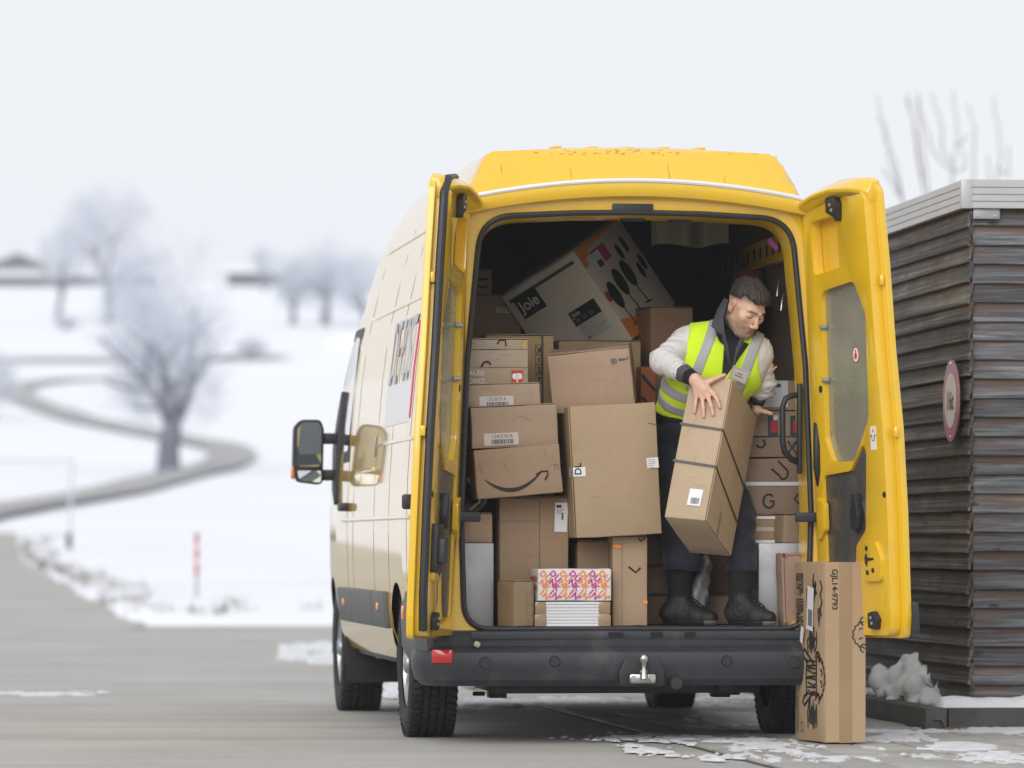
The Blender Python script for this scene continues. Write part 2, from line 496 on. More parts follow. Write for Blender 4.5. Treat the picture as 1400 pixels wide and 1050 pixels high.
# forecourt sheet
def sheet(name, quad, z, m):
    o = MB().add([(x, y, z) for x, y in quad], [(0, 1, 2, 3)]).build(name, m, smooth=False)
    return tag(o, kind='structure')
sheet('forecourt', [(-70, -40), (70, -40), (70, 55.4), (-70, 55.4)], 0.0, M['asphalt'])

# hillside: one draped sheet, rough bank beside the asphalt
ys = np.concatenate([np.arange(54.6, 72, .22), np.arange(72, 150, 1.2), np.arange(150, 460, 4), np.arange(460, 740, 20)])
ss = np.linspace(-1, 1, 261)
GX = np.outer(.19 * ys + 22, ss); GY = np.repeat(ys[:, None], len(ss), 1)
bank = np.clip((GY - 54.6) / 1.6, 0, 1)
lump = (fbm(GX * 1.3, GY * .5, 3, 4) - .42) * .26 * np.clip(1 - (GY - 60) / 22, .12, 1)
GZ = tz(GY) + bank * (.05 + lump) + (fbm(GX * .05, GY * .03, 9, 3) - .5) * .5 * np.clip((GY - 75) / 60, 0, 1)
GZ[0] = -.03
def leftroad_edge(Y):       # x of the road's right verge beyond the forecourt
    return np.interp(Y, [55, 62, 75, 92, 105, 130], [-4.1, -5.1, -6.9, -9.2, -10.6, -12.5])
cutm = np.clip((leftroad_edge(GY) - GX) / .5, 0, 1) * (GY < 108)
GZ = np.where(cutm > 0, GZ * (1 - cutm) + (tz(GY) - .14) * cutm, GZ)
nr, nc = GX.shape
V = np.stack([GX, GY, GZ], -1).reshape(-1, 3)
ii = np.arange((nr - 1) * (nc - 1)); r_, c_ = ii // (nc - 1), ii % (nc - 1)
Fq = np.stack([r_ * nc + c_, r_ * nc + c_ + 1, (r_ + 1) * nc + c_ + 1, (r_ + 1) * nc + c_], 1)
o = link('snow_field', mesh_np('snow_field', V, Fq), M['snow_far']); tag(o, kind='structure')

def ribbon(name, pts, hw, m, lift=.12, sub=6):
    """road strip draped along ground points; pts are Vectors"""
    P = []
    n = len(pts)
    for i in range(n - 1):      # catmull-rom
        p0, p1, p2, p3 = pts[max(i - 1, 0)], pts[i], pts[i + 1], pts[min(i + 2, n - 1)]
        for k in range(sub):
            t = k / sub
            P.append(.5 * ((2 * p1) + (-p0 + p2) * t + (2 * p0 - 5 * p1 + 4 * p2 - p3) * t * t + (-p0 + 3 * p1 - 3 * p2 + p3) * t ** 3))
    P.append(pts[-1]); rings = []
    for i, p in enumerate(P):
        t = P[min(i + 1, len(P) - 1)] - P[max(i - 1, 0)]; t.z = 0; t.normalize()
        s = Vector((t.y, -t.x, 0)); row = []
        for a in np.linspace(-1, 1, 7):
            q = p + s * hw * a
            row.append((q.x, q.y, float(tz(q.y)) + lift + (float(fbm(np.array(q.x * .05), np.array(q.y * .03), 9, 3)) - .5) * .5 * min(max((q.y - 75) / 60, 0), 1)))
        rings.append(row)
    o = MB().loft(rings).build(name, m)
    return tag(o, kind='structure')
ribbon('road', [Vector((float(leftroad_edge(y)) - 3.2, y, 0)) for y in (50.0, 54, 60, 68, 78, 90, 102, 112)], 3.2, M['asphalt'], lift=.012)
ribbon('hill_road', [on_hill(*q) for q in [(-140, 740), (-50, 716), (10, 704), (70, 692), (150, 676), (230, 658), (285, 645), (318, 631), (298, 617), (240, 605), (170, 590), (105, 573), (52, 556), (22, 543), (32, 533), (75, 527), (150, 523), (240, 521)]], .85, M['road'], lift=.2, sub=8)
ribbon('upper_road', [on_hill(*q) for q in [(-60, 498), (60, 497), (170, 496), (280, 494), (390, 491)]], 1.3, M['road'], lift=.25, sub=4)

# dark grass tufts along the verge
mb = MB()
for i in range(150):
    y = rnd.uniform(55.3, 104) if i < 110 else rnd.uniform(56, 62)
    x = float(leftroad_edge(y)) + abs(rnd.gauss(0, .35)) if i < 110 else rnd.uniform(-3.6, 3)
    z = float(tz(y)) + .05
    for k in range(9):
        a = rnd.uniform(0, 6.28); h_ = rnd.uniform(.05, .16); dx, dy = math.cos(a) * .05, math.sin(a) * .05
        bx, by = x + rnd.gauss(0, .07), y + rnd.gauss(0, .1)
        mb.add([(bx - .008, by, z - .05), (bx + .008, by, z - .05), (bx + dx, by + dy, z + h_)], [(0, 1, 2)])
M['dry_grass'] = mat('dry_grass', (.16, .14, .11), rough=.9, var=.3)
o = mb.build('verge_grass', M['dry_grass'], smooth=False); tag(o, 'sparse dark dry grass poking through the snow along the road verge', 'grass', kind='stuff')

# ------------------------------------------------------------------ paving: laid stones, sand joints
PV = empty('paving', VO, TH); tag(PV, kind='structure')
jb = MB().add([(.18, -4.2, .004), (4.6, -4.2, .004), (4.6, 9, .004), (.18, 9, .004)], [(0, 1, 2, 3)]).build('joint_bed', M['joint'], PV, smooth=False)
pm = MB().box((0, 0, 0), (.232, .472, .05)).mesh('paver', bevel=.008)
pm.materials.append(M['paver'])
ncell = 0
for i in range(17):
    for j in range(17):
        x = .32 + i * .24; y = -3.9 + j * .48 + (.24 if i % 2 else 0)
        o = bpy.data.objects.new('paver', pm); C.objects.link(o); o.parent = PV
        o.location = (x, y, -.013 + rnd.uniform(-.0035, .0035)); o.rotation_euler = (rnd.gauss(0, .004), rnd.gauss(0, .006), rnd.gauss(0, .006))
mb = MB()
for i in range(17):
    for j in range(17, 26):
        x = .32 + i * .24; y = -3.9 + j * .48 + (.24 if i % 2 else 0)
        mb.box((x, y, -.013), (.232, .472, .05))
tag(mb.build('far_pavers', M['paver'], PV, bevel=.008), kind='stuff')

# ------------------------------------------------------------------ frosty trees
M['bark'] = mat('frosted_bark', (.13, .14, .18), rough=.9, var=.3, vscale=3)
M['frost'] = mat('hazy_frost_twigs', (.58, .61, .69), rough=.9)  # frost colour made paler still, with part of the distance haze put into it
M['twig'] = mat('bare_twigs', (.30, .28, .29), rough=.9)
def tree(label, base, ht, half, seed, trunk_r, fork=.25, nmain=4, dens=1.0, group='frosted trees on the hillside', name='frosted_tree'):
    R = random.Random(seed); root = empty(name, base); tag(root, label, 'tree', group)
    tk = MB(); tw_v = []; tw_f = []
    def twig(p, q, r0, r1):
        n = len(tw_v); d = (q - p).normalized(); u = d.cross(Vector((R.gauss(0, 1), R.gauss(0, 1), R.gauss(0, 1)))).normalized(); v = d.cross(u)
        for k in range(3):
            a = k * 2.094; tw_v.append(p + (u * math.cos(a) + v * math.sin(a)) * r0)
        for k in range(3):
            a = k * 2.094; tw_v.append(q + (u * math.cos(a) + v * math.sin(a)) * r1)
        for k in range(3):
            k2 = (k + 1) % 3; tw_f.append((n + k, n + k2, n + 3 + k2, n + 3 + k))
    cc = Vector((0, 0, ht * (.5 + fork * .5))); rz = ht * (1 - fork) * .56
    def inside(p):
        return (p.x / half) ** 2 + (p.y / half) ** 2 + ((p.z - cc.z) / rz) ** 2
    def grow(p, d, L, r, depth):
        segs = 3; path = [p]; rs = [r]; q = p.copy(); dd = d.copy()
        for i in range(segs):
            dd = (dd + Vector((R.gauss(0, .16), R.gauss(0, .16), R.gauss(.05, .12)))).normalized()
            q = q + dd * L / segs; path.append(q.copy()); rs.append(r * (1 - .45 * (i + 1) / segs))
        if depth <= 2: tk.tube(path, rs, n=7 if depth < 2 else 5)
        else:
            for a, b, r0, r1 in zip(path, path[1:], rs, rs[1:]): twig(a, b, r0, r1)
        if depth >= 5 or inside(q) > 1.15: return
        nch = [nmain, 4, 4, 4, 4][depth]
        for c in range(nch):
            t = R.uniform(.35, 1) if c else 1
            k = min(int(t * segs), segs - 1); pp = path[k].lerp(path[k + 1], t * segs - k)
            ax = Vector((R.gauss(0, 1), R.gauss(0, 1), R.gauss(0, .6))).normalized()
            nd = (dd * .75 + ax * R.uniform(.45, .85) + (pp - cc).normalized() * .2).normalized()
            grow(pp, nd, L * R.uniform(.62, .82) * (1.0 if depth else .9), max(rs[k + 1] * R.uniform(.5, .72), .011), depth + 1)
    tr = ht * fork
    base_path = [Vector((0, 0, -.25)), Vector((R.gauss(0, .05), 0, tr * .5)), Vector((R.gauss(0, .1), 0, tr))]
    tk.tube(base_path, [trunk_r * 1.25, trunk_r, trunk_r * .9], n=9)
    for i in range(nmain):
        a = i * math.tau / nmain + R.uniform(-.4, .4)
        d = Vector((math.cos(a) * R.uniform(.25, .8), math.sin(a) * R.uniform(.25, .8), 1)).normalized()
        grow(base_path[-1] + Vector((0, 0, -.1)), d, ht * .34, trunk_r * .55, 1)
    # hoar-frosted spray filling the crown between the limbs
    nspray = int(2600 * dens)
    lobes = [Vector((R.gauss(0, .45) * half, R.gauss(0, .45) * half, cc.z + R.uniform(-.75, .75) * rz)) for _ in range(16)]
    for i in range(nspray):
        c = R.choice(lobes); s = .30 * half
        p = c + Vector((R.gauss(0, s), R.gauss(0, s), R.gauss(0, s * 1.1)))
        if inside(p) > 1.1: continue
        d = ((p - Vector((0, 0, tr))).normalized() + Vector((R.gauss(0, .7), R.gauss(0, .7), R.gauss(-.1, .6)))).normalized()
        L = R.uniform(.05, .13) * ht
        twig(p, p + d * L, .012 * ht / 8, .006)
    tk.build('trunk', M['bark'], root)
    me = bpy.data.meshes.new('crown'); me.from_pydata([tuple(v) for v in tw_v], [], tw_f); me.update()
    link('crown', me, M['frost'], root)
    return root
def tree_px(label, px, py, top, halfpx, seed, trunk_px, **k):
    b = on_hill(px, py); s = F / b.y
    return tree(label, b, (py - top) / s, halfpx / s, seed, trunk_px / s / 2, **k)
tree_px('large frosted tree with thick forked trunk inside the bend of the hill road', 230, 648, 332, 88, 3, 30, fork=.2, nmain=5, dens=1.5)
tree_px('broad round-crowned pale frosted tree on the ridge by the long barn', 150, 440, 264, 66, 5, 12, fork=.3, dens=1.3)
tree_px('slim frosted tree between the long barn and the broad ridge tree', 80, 445, 312, 26, 8, 8, fork=.35, dens=.7)
tree_px('frosted tree with tall crown in the clump beside the small barn', 446, 447, 322, 44, 12, 13, fork=.18, dens=1.3)
tree_px('low spreading frosted tree at the end of the clump toward the van', 500, 450, 345, 40, 14, 12, fork=.15, dens=1.2)
tree_px('small frosted tree in front of the small barn', 402, 446, 340, 26, 17, 9, fork=.2, dens=.9)
tree_px('faint thin frosted tree standing behind the small barn', 362, 400, 338, 22, 19, 5, fork=.3, dens=.6)
tree_px('frosted bush at the outer bend of the hill road', -12, 575, 462, 36, 23, 8, fork=.1, dens=.8)
tree_px('scrubby frosted bush by the upper road below the ridge', 345, 492, 455, 26, 29, 5, fork=.1, dens=.5)
tree_px('little frosted bush in the field under the slim tree', 90, 452, 425, 20, 31, 5, fork=.1, dens=.4)

# ------------------------------------------------------------------ far farm buildings
M['far_wall'] = mat('plaster_wall', (.55, .54, .52), rough=.9, var=.06)
M['far_wood'] = mat('dark_barn_boards', (.07, .075, .085), rough=.9, var=.2)
M['far_roof'] = mat('dark_roof', (.06, .06, .07), rough=.8)
def house(name, label, base, wdt, dep, hw, hr, wall, roof_snow, rz=0):
    root = empty(name, base, rz); tag(root, label, 'building')
    a, b = wdt / 2, dep / 2
    MB().box2((-a, -b, -1), (a, b, hw)).build('wall', wall, root)
    e = .4
    MB().add([(-a - e, -b - e, hw - .1), (a + e, -b - e, hw - .1), (a + e, 0, hw + hr), (-a - e, 0, hw + hr), (-a - e, b + e, hw - .1), (a + e, b + e, hw - .1)],
             [(0, 1, 2, 3), (3, 2, 5, 4), (0, 3, 4), (1, 5, 2), (0, 4, 5, 1)]).build('roof', roof_snow, root)
    for k in range(3):
        x = -a + wdt * (k + .5) / 3
        f = MB().box2((x - .5, -b - .03, hw * .35), (x + .5, -b + .02, hw * .75)).build('window', M['far_roof'], root)
    return root
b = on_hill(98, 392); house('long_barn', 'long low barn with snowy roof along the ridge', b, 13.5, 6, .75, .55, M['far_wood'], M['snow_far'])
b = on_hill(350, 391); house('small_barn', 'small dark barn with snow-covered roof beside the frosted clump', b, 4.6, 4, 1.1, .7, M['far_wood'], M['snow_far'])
b = on_hill(28, 388); b.y += 25; b.x *= 1.06; house('farmhouse', 'white farmhouse with dark peaked roof on the ridge', b + Vector((0, 0, .4)), 3.2, 6, 2.4, 1.3, M['far_wall'], M['far_roof'], rz=math.pi / 2)

# snow-covered bale-like heap on the hillside
b = on_hill(487, 478)
f = Field((-3, -2, -1), (3, 2, 1.8), .12)
f.ball((0, 0, 0), (2.0, 1.2, .95), .3); f.ball((1.1, .1, .1), (1.2, 1, .8), .3)
V, Fq = f.mesh(); V[:, 2] += (fbm(V[:, 0] * 1.5, V[:, 1] * 1.5, 4) - .5) * .3
o = link('snow_heap', mesh_np('snow_heap', relax(V, Fq), Fq), M['snow_far']); o.location = b; tag(o, 'rounded snow-covered heap on the slope in front of the tree clump', 'snow heap')

# pipe frame by the road, red snow pole
M['pale_pipe'] = mat('pale_pipe', (.55, .57, .62), rough=.5)
b = on_hill(95, 757); s = F / b.y; root = empty('pipe_frame', b); tag(root, 'pale upright pipe frame standing in the snow beside the road', 'frame')
hh = 128 / s
MB().tube([(0, 0, -.3), (.02, 0, hh * .5), (.06, 0, hh)], .03).build('post', M['pale_pipe'], root)
MB().tube([(-2.1, 0, -.3), (-2.1, 0, hh)], .045).build('post', M['pale_pipe'], root)
MB().tube([(-2.1, 0, hh), (.06, 0, hh)], .025).build('crossbar', M['pale_pipe'], root)
MB().box((0, -.08, .26), (.11, .10, .30)).build('base_box', M['far_roof'], root, bevel=.02)
b = on_hill(269, 832); s = F / b.y; root = empty('snow_pole', b); tag(root, 'thin red and white snow marker pole in the roadside snow bank', 'marker pole')
MB().tube([(0, 0, -.3), (0, 0, .42)], .02).build('pole', mat('grey_pole', (.34, .37, .47), rough=.5), root)
for k in range(3):
    z0 = .42 + k * .19
    MB().tube([(0, 0, z0), (0, 0, z0 + .15)], .024, n=10).build('red_band', mat('pole_red', (.42, .02, .035), rough=.5), root)
    if k < 2: MB().tube([(0, 0, z0 + .15), (0, 0, z0 + .19)], .024, n=10).build('white_band', M['white'], root)

# pruned tree with upright shoots behind the shed
Zs = 62.0
root = empty('pollard_tree', (Pw(1290, 743, Zs).x, Zs, 0)); tag(root, 'bare tree with thin upright shoots behind the timber shed', 'tree')
ox = root.location.x
mb = MB(); mb.tube([(0, 0, -.2), (.08, 0, 2.6), (0, 0, 5.1)], [.22, .17, .10], n=9); mb.build('trunk', M['bark'], root)
mb = MB()
shoots = [[(1290, 300), (1240, 285), (1222, 225), (1214, 190), (1200, 130)], [(1230, 265), (1212, 200), (1198, 162)], [(1285, 300), (1262, 270), (1253, 200), (1240, 130)], [(1262, 260), (1255, 180), (1242, 128)],
          [(1290, 300), (1268, 265), (1262, 220), (1253, 128)], [(1290, 300), (1303, 250), (1303, 220), (1309, 195), (1301, 125)], [(1303, 225), (1290, 205), (1285, 170), (1273, 128)], [(1302, 235), (1278, 210), (1262, 160), (1255, 135)], [(1295, 300), (1326, 270), (1334, 230), (1331, 180), (1322, 142)],
          [(1300, 300), (1360, 270), (1366, 220), (1364, 175), (1356, 132)], [(1366, 230), (1378, 240), (1376, 200)], [(1355, 260), (1350, 212)], [(1240, 285), (1210, 240), (1203, 232)], [(1309, 200), (1320, 188)], [(1303, 235), (1320, 232), (1313, 205)]]
for sh in shoots:
    pts = []
    for i, (a, c) in enumerate(sh):
        q = Pw(a, c, Zs); pts.append(Vector((q.x - ox, rnd.uniform(-.3, .3) if i else 0, q.z)))
    P = []
    for i in range(len(pts) - 1):
        for k in range(4):
            P.append(pts[i].lerp(pts[i + 1], k / 4) + Vector((rnd.gauss(0, .012), 0, 0)))
    P.append(pts[-1]); n = len(P)
    mb.tube(P, [.0135 * (1 - .5 * i / n) for i in range(n)], n=6)
mb.build('crown', M['twig'], root)

# ------------------------------------------------------------------ timber shed
def wood(name, c1, c2, c3, along=(.9, 22, 22), drip=0.0):
    m = bpy.data.materials.new(name); m.use_nodes = True; n = m.node_tree.nodes; l = m.node_tree.links; b = n['Principled BSDF']
    b.inputs['Roughness'].default_value = .8; b.inputs['Specular IOR Level'].default_value = .25
    tc = n.new('ShaderNodeTexCoord'); oi = n.new('ShaderNodeObjectInfo')
    ad = n.new('ShaderNodeVectorMath'); ad.operation = 'ADD'
    sc = n.new('ShaderNodeVectorMath'); sc.operation = 'SCALE'; sc.inputs[0].default_value = (37, 11, 23); l.new(oi.outputs['Random'], sc.inputs['Scale'])
    l.new(tc.outputs['Object'], ad.inputs[0]); l.new(sc.outputs[0], ad.inputs[1])
    mp = n.new('ShaderNodeMapping'); mp.inputs['Scale'].default_value = along; l.new(ad.outputs[0], mp.inputs[0])
    g1 = n.new('ShaderNodeTexNoise'); g1.inputs['Scale'].default_value = 2.2; g1.inputs['Detail'].default_value = 8; g1.inputs['Roughness'].default_value = .7; g1.inputs['Distortion'].default_value = .6; l.new(mp.outputs[0], g1.inputs[0])
    cr = n.new('ShaderNodeValToRGB'); e = cr.color_ramp.elements
    e[0].position = .30; e[0].color = (*[q * .45 for q in c1], 1); e[1].position = .72; e[1].color = (*c2, 1)
    k = e.new(.48); k.color = (*c1, 1)
    l.new(g1.outputs[0], cr.inputs[0])
    # brown unbleached stains, broad along the plank, more of them near the lap
    mp2 = n.new('ShaderNodeMapping'); mp2.inputs['Scale'].default_value = (1.6, 9, 9); l.new(ad.outputs[0], mp2.inputs[0])
    g2 = n.new('ShaderNodeTexNoise'); g2.inputs['Scale'].default_value = 1.7; g2.inputs['Detail'].default_value = 5; l.new(mp2.outputs[0], g2.inputs[0])
    sx = n.new('ShaderNodeSeparateXYZ'); l.new(tc.outputs['Object'], sx.inputs[0])
    zz = n.new('ShaderNodeMath'); zz.operation = 'MULTIPLY_ADD'; zz.inputs[1].default_value = 4.2; l.new(sx.outputs['Z'], zz.inputs[0]); l.new(g2.outputs[0], zz.inputs[2])
    mr = n.new('ShaderNodeMapRange'); mr.inputs[1].default_value = .48; mr.inputs[2].default_value = .72; mr.inputs[4].default_value = .9; l.new(zz.outputs[0], mr.inputs[0])
    mxx = n.new('ShaderNodeMix'); mxx.data_type = 'RGBA'; l.new(mr.outputs[0], mxx.inputs[0]); l.new(cr.outputs[0], mxx.inputs[6]); mxx.inputs[7].default_value = (*c3, 1)
    # knots
    mp3 = n.new('ShaderNodeMapping'); mp3.inputs['Scale'].default_value = (1.0, 3, 3); l.new(ad.outputs[0], mp3.inputs[0])
    vo = n.new('ShaderNodeTexVoronoi'); vo.inputs['Scale'].default_value = 3.3; l.new(mp3.outputs[0], vo.inputs[0])
    kr = n.new('ShaderNodeMapRange'); kr.inputs[1].default_value = .06; kr.inputs[2].default_value = .13; kr.inputs[3].default_value = .35; kr.inputs[4].default_value = 1; l.new(vo.outputs['Distance'], kr.inputs[0])
    rv = n.new('ShaderNodeMapRange'); rv.inputs[3].default_value = .72; rv.inputs[4].default_value = 1.25; l.new(oi.outputs['Random'], rv.inputs[0])
    mu = n.new('ShaderNodeMath'); mu.operation = 'MULTIPLY'; l.new(kr.outputs[0], mu.inputs[0]); l.new(rv.outputs[0], mu.inputs[1])
    fin = n.new('ShaderNodeVectorMath'); fin.operation = 'SCALE'; l.new(mxx.outputs[2], fin.inputs[0]); l.new(mu.outputs[0], fin.inputs['Scale'])
    if drip:       # rain streaks running down across the grain
        mp4 = n.new('ShaderNodeMapping'); mp4.inputs['Scale'].default_value = (2.6, 1, 1.2); l.new(ad.outputs[0], mp4.inputs[0])
        g4 = n.new('ShaderNodeTexNoise'); g4.inputs['Scale'].default_value = 1.0; g4.inputs['Detail'].default_value = 4; l.new(mp4.outputs[0], g4.inputs[0])
        d4 = n.new('ShaderNodeMapRange'); d4.inputs[1].default_value = .35; d4.inputs[2].default_value = .68; d4.inputs[3].default_value = 1 - drip; d4.inputs[4].default_value = 1 + drip; l.new(g4.outputs[0], d4.inputs[0])
        f4 = n.new('ShaderNodeVectorMath'); f4.operation = 'SCALE'; l.new(fin.outputs[0], f4.inputs[0]); l.new(d4.outputs[0], f4.inputs['Scale']); fin = f4
    l.new(fin.outputs[0], b.inputs['Base Color'])
    bp = n.new('ShaderNodeBump'); bp.inputs['Strength'].default_value = .5; bp.inputs['Distance'].default_value = .006; l.new(g1.outputs[0], bp.inputs['Height']); l.new(bp.outputs[0], b.inputs['Normal'])
    return m
M['wood_grey'] = wood('weathered_boards', (.105, .108, .118), (.27, .275, .29), (.135, .078, .052))
M['wood_side'] = wood('weathered_boards_side', (.075, .07, .068), (.30, .285, .27), (.095, .062, .045), along=(.16, 26, 26), drip=.2)
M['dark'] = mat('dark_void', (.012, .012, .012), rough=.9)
SR = math.radians(6)
SH = empty('timber_shed', (2.30, 24.3, 0), SR); tag(SH, 'dark weathered timber shed with lapped boards and pale metal roof edge', 'shed')
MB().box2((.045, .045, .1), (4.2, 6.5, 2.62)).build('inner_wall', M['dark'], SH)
NP = 26; PITCH = .0957; Z0 = .125
def plank_mesh(L, seed):
    R = random.Random(seed); rings = []; n = 26
    for i in range(n + 1):
        x = L * i / n; wv = R.gauss(0, .0008); dz = R.gauss(0, .0009)
        rings.append([(x, -.010 + wv, -.055 + dz), (x, .010 + wv, -.055 + dz), (x, .009, .055), (x, -.009, .055)])
    return MB().loft(rings, closed=True, cap=True).mesh('plank', bevel=.002, seg=1)
pmr = [plank_mesh(4.2, k) for k in range(4)]; pml = [plank_mesh(6.5, 10 + k) for k in range(4)]
for me in pmr: me.materials.append(M['wood_grey'])
for me in pml: me.materials.append(M['wood_side'])
for i in range(NP):
    z = Z0 + PITCH * i + .05
    o = bpy.data.objects.new('plank', pmr[i % 4]); C.objects.link(o); o.parent = SH
    o.location = (.0 + rnd.uniform(-.004, .004), 0, z); o.rotation_euler = (-.20 + rnd.gauss(0, .012), rnd.gauss(0, .0012), 0)
    o = bpy.data.objects.new('plank', pml[i % 4]); C.objects.link(o); o.parent = SH
    # runs along +Y with its face to -X
    o.matrix_basis = Matrix.Translation((-.012, 6.5 - .03 + rnd.uniform(-.01, .006), z)) @ Matrix.Rotation(-math.pi / 2, 4, 'Z') @ Matrix.Rotation(-.23 + rnd.gauss(0, .018), 4, 'X') @ Matrix.Rotation(rnd.gauss(0, .0015), 4, 'Y')
M['fascia'] = mat('pale_metal_fascia', (.50, .505, .52), rough=.45, metal=.35, var=.05, vscale=6, dirt=((.3, .3, .3), .3, 8))
fa = MB()
zb, zt_ = 2.60, 2.74
for k in range(4):
    a = zb + (zt_ - zb) * k / 4; c = zb + (zt_ - zb) * (k + 1) / 4 - .003
    fa.box2((-.055, -.062, a), (4.4, -.03, c)); fa.box2((-.062, -.03, a), (-.03, 6.7, c))
fa.box2((-.050, -.052, zb + .002), (4.4, -.028, zt_ - .006)); fa.box2((-.052, -.05, zb + .002), (-.028, 6.7, zt_ - .006))
fa.build('roof_fascia', M['fascia'], SH, bevel=.0015, seg=1)
MB().box2((-.066, -.068, zb - .002), (-.012, -.03, zt_ + .001)).build('fascia_corner', M['fascia'], SH, bevel=.003)
MB().box2((-.05, -.05, zt_ - .012), (4.4, 6.7, zt_ + .004)).build('roof_sheet', M['fascia'], SH)
br = MB().box2((.0, -.040, 2.548), (.135, -.030, 2.60)).build('corner_bracket', M['alu'], SH, bevel=.002)
for x in (.025, .11): MB().lathe([(0, -.006), (.006, -.005), (.007, 0)], (x, -.040, 2.562), (0, 1, 0), n=10).build('screw', M['chrome'], br)
for x, z in ((.33, 2.36), (1.5, 2.07), (1.5, .85)): MB().lathe([(0, -.004), (.006, -.003), (.007, 0)], (x, -.026, z), (0, 1, 0), n=8).build('screw', M['chrome'], SH)
# thin snow lying on the roof edge
n1, n2 = 120, 6
XX, YY = np.meshgrid(np.linspace(-.04, 4.3, n1), np.linspace(-.045, .5, n2), indexing='ij')
ZZ = zt_ + .004 + .012 * (fbm(XX * 3, YY * 3, 6) - .2) * np.clip((YY + .045) / .1, 0, 1)
V = np.stack([XX, YY, ZZ], -1).reshape(-1, 3); ii = np.arange((n1 - 1) * (n2 - 1)); r_, c_ = ii // (n2 - 1), ii % (n2 - 1)
o = link('roof_snow', mesh_np('roof_snow', V, np.stack([r_ * n2 + c_, r_ * n2 + c_ + 1, (r_ + 1) * n2 + c_ + 1, (r_ + 1) * n2 + c_], 1)), M['snow'], SH)

# round weight limit sign on the side boards
M['sign_red'] = mat('faded_sign_red', (.33, .13, .17), rough=.4, var=.12, vscale=6)
M['sign_red2'] = mat('sign_red', (.28, .02, .045), rough=.4)
M['sign_white'] = mat('sign_white', (.60, .59, .56), rough=.45, var=.06, vscale=7)
shm = Matrix.Translation((2.30, 24.3, 0)) @ Matrix.Rotation(SR, 4, 'Z')
pc = shm.inverted() @ onplane(1300, 548, shm @ Vector((-.06, 0, 0)), shm.to_3x3() @ Vector((-1, 0, 0)))
SG = empty('weight_limit_sign', shm @ pc, SR); tag(SG, 'faded round red-rimmed weight limit sign on the shed boards', 'sign')
RS = .208
def disc(r, x0, x1, half=None, n=48):
    t = [k * math.tau / n for k in range(n)]
    return MB().loft([[(x, -r * math.cos(a), r * math.sin(a)) for a in t] for x in (x0, x1)], closed=True, cap=True)
disc(RS, .0, .006).build('sign_plate', M['sign_red'], SG)
disc(RS * .665, -.0035, -.0005).build('sign_face', M['sign_white'], SG)
# newer-looking lower part of the red rim
lo = []
for k in range(13): a = math.radians(205 + k * 130 / 12); lo.append((RS * .997 * math.cos(a), RS * .997 * math.sin(a)))
li = []
for k in range(13): a = math.radians(335 - k * 130 / 12); li.append((RS * .67 * math.cos(a), RS * .67 * math.sin(a)))
mb = MB(); P = [(-.0022, -u, v) for u, v in lo + li]; mb.add(P, [(k, k + 1, 24 - k, 25 - k) for k in range(12)]); mb.build('rim_patch', M['sign_red2'], SG, smooth=False)
vs, fs, wd = text2d('16t', .135, .008)
MB().add([(-.0055, -(x - wd / 2), y - .045) for x, y in vs], fs).build('lettering', M['ink'], SG, smooth=False)
for z in (RS * .9, -RS * .88): MB().lathe([(0, -.007), (.008, -.005), (.009, 0)], (-.0, 0, z), (1, 0, 0), n=10).build('screw', M['chrome'], SG)

# kerb, bed, snow-covered shrub
KB = empty('kerb', (2.30, 24.3, 0), SR); tag(KB, kind='structure')
for k in range(6):
    MB().box2((-.30, -.34 + k * 1.0 + .004, -.05), (-.19, -.34 + (k + 1) * 1.0 - .004, .115)).build('kerb_stone', M['kerb'], KB, bevel=.008)
for k in range(5):
    MB().box2((-.184 + k * 1.0, -.345, -.05), (-.184 + (k + 1) * 1.0 - .008, -.235, .113)).build('kerb_stone', M['kerb'], KB, bevel=.008)
o = MB().box2((-.186, -.23, -.05), (4.4, 6.6, .055)).build('planting_bed', M['soil']); o.matrix_world = shm; tag(o, kind='structure')
f = Field((-.35, -.35, -.05), (.55, 1.5, .5), .014)
R5 = random.Random(5)
SB = [(-.02, .10, .10, .10), (.05, .25, .13, .11), (-.03, .35, .16, .10), (.02, .5, .19, .11), (-.04, .62, .17, .10), (.0, .8, .16, .12), (.03, 1.0, .14, .12)]
for x, y, z, r in SB:
    f.ball((x, y, z * .8), (r * .95, r * 1.2, r * .7), .03)
    for k in range(4):
        f.ball((x + R5.gauss(0, .06), y + R5.gauss(0, .08), z + R5.uniform(-.02, .07)), R5.uniform(.035, .06), .03)
for k in range(70):
    y = R5.uniform(-.1, 1.1); x = R5.gauss(.0, .07); zt0 = .07 + .17 * math.exp(-((y - .55) / .45) ** 2) * math.exp(-(x / .11) ** 2)
    f.ball((x, y, zt0 * R5.uniform(.7, 1.12)), (R5.uniform(.03, .055), R5.uniform(.04, .08), R5.uniform(.022, .038)), .018)
V, Fq = f.mesh(); V = relax(V, Fq, 1); V[:, 2] += .03 * (fbm(V[:, 0] * 22, V[:, 1] * 14, 51, 3) - .5); V = V * np.array([1.1, 1.15, 1.22])
BU = empty('snowy_shrub', shm @ Vector((-.05, .75, .06)), SR); tag(BU, 'low shrub buried under lumpy snow between the kerb and the shed', 'shrub')
link('snow_cover', mesh_np('snow_cover', V - np.array([0, 0, .06]), Fq), M['snow'], BU)
M['leaf'] = mat('dark_leaf', (.035, .045, .025), rough=.6, var=.3)
mb = MB()
for k in range(260):
    y = R5.uniform(-.12, 1.15); x = R5.gauss(-.04, .08); z = abs(R5.gauss(.03, .05)); a = R5.uniform(0, 6.28); d = Vector((math.cos(a), math.sin(a), R5.uniform(-.3, .7))).normalized() * .035; s = d.cross(Vector((0, 0, 1))).normalized() * .011
    p = Vector((x, y, z)); mb.add([p, p + d * .5 + s, p + d, p + d * .5 - s], [(0, 1, 2, 3)])
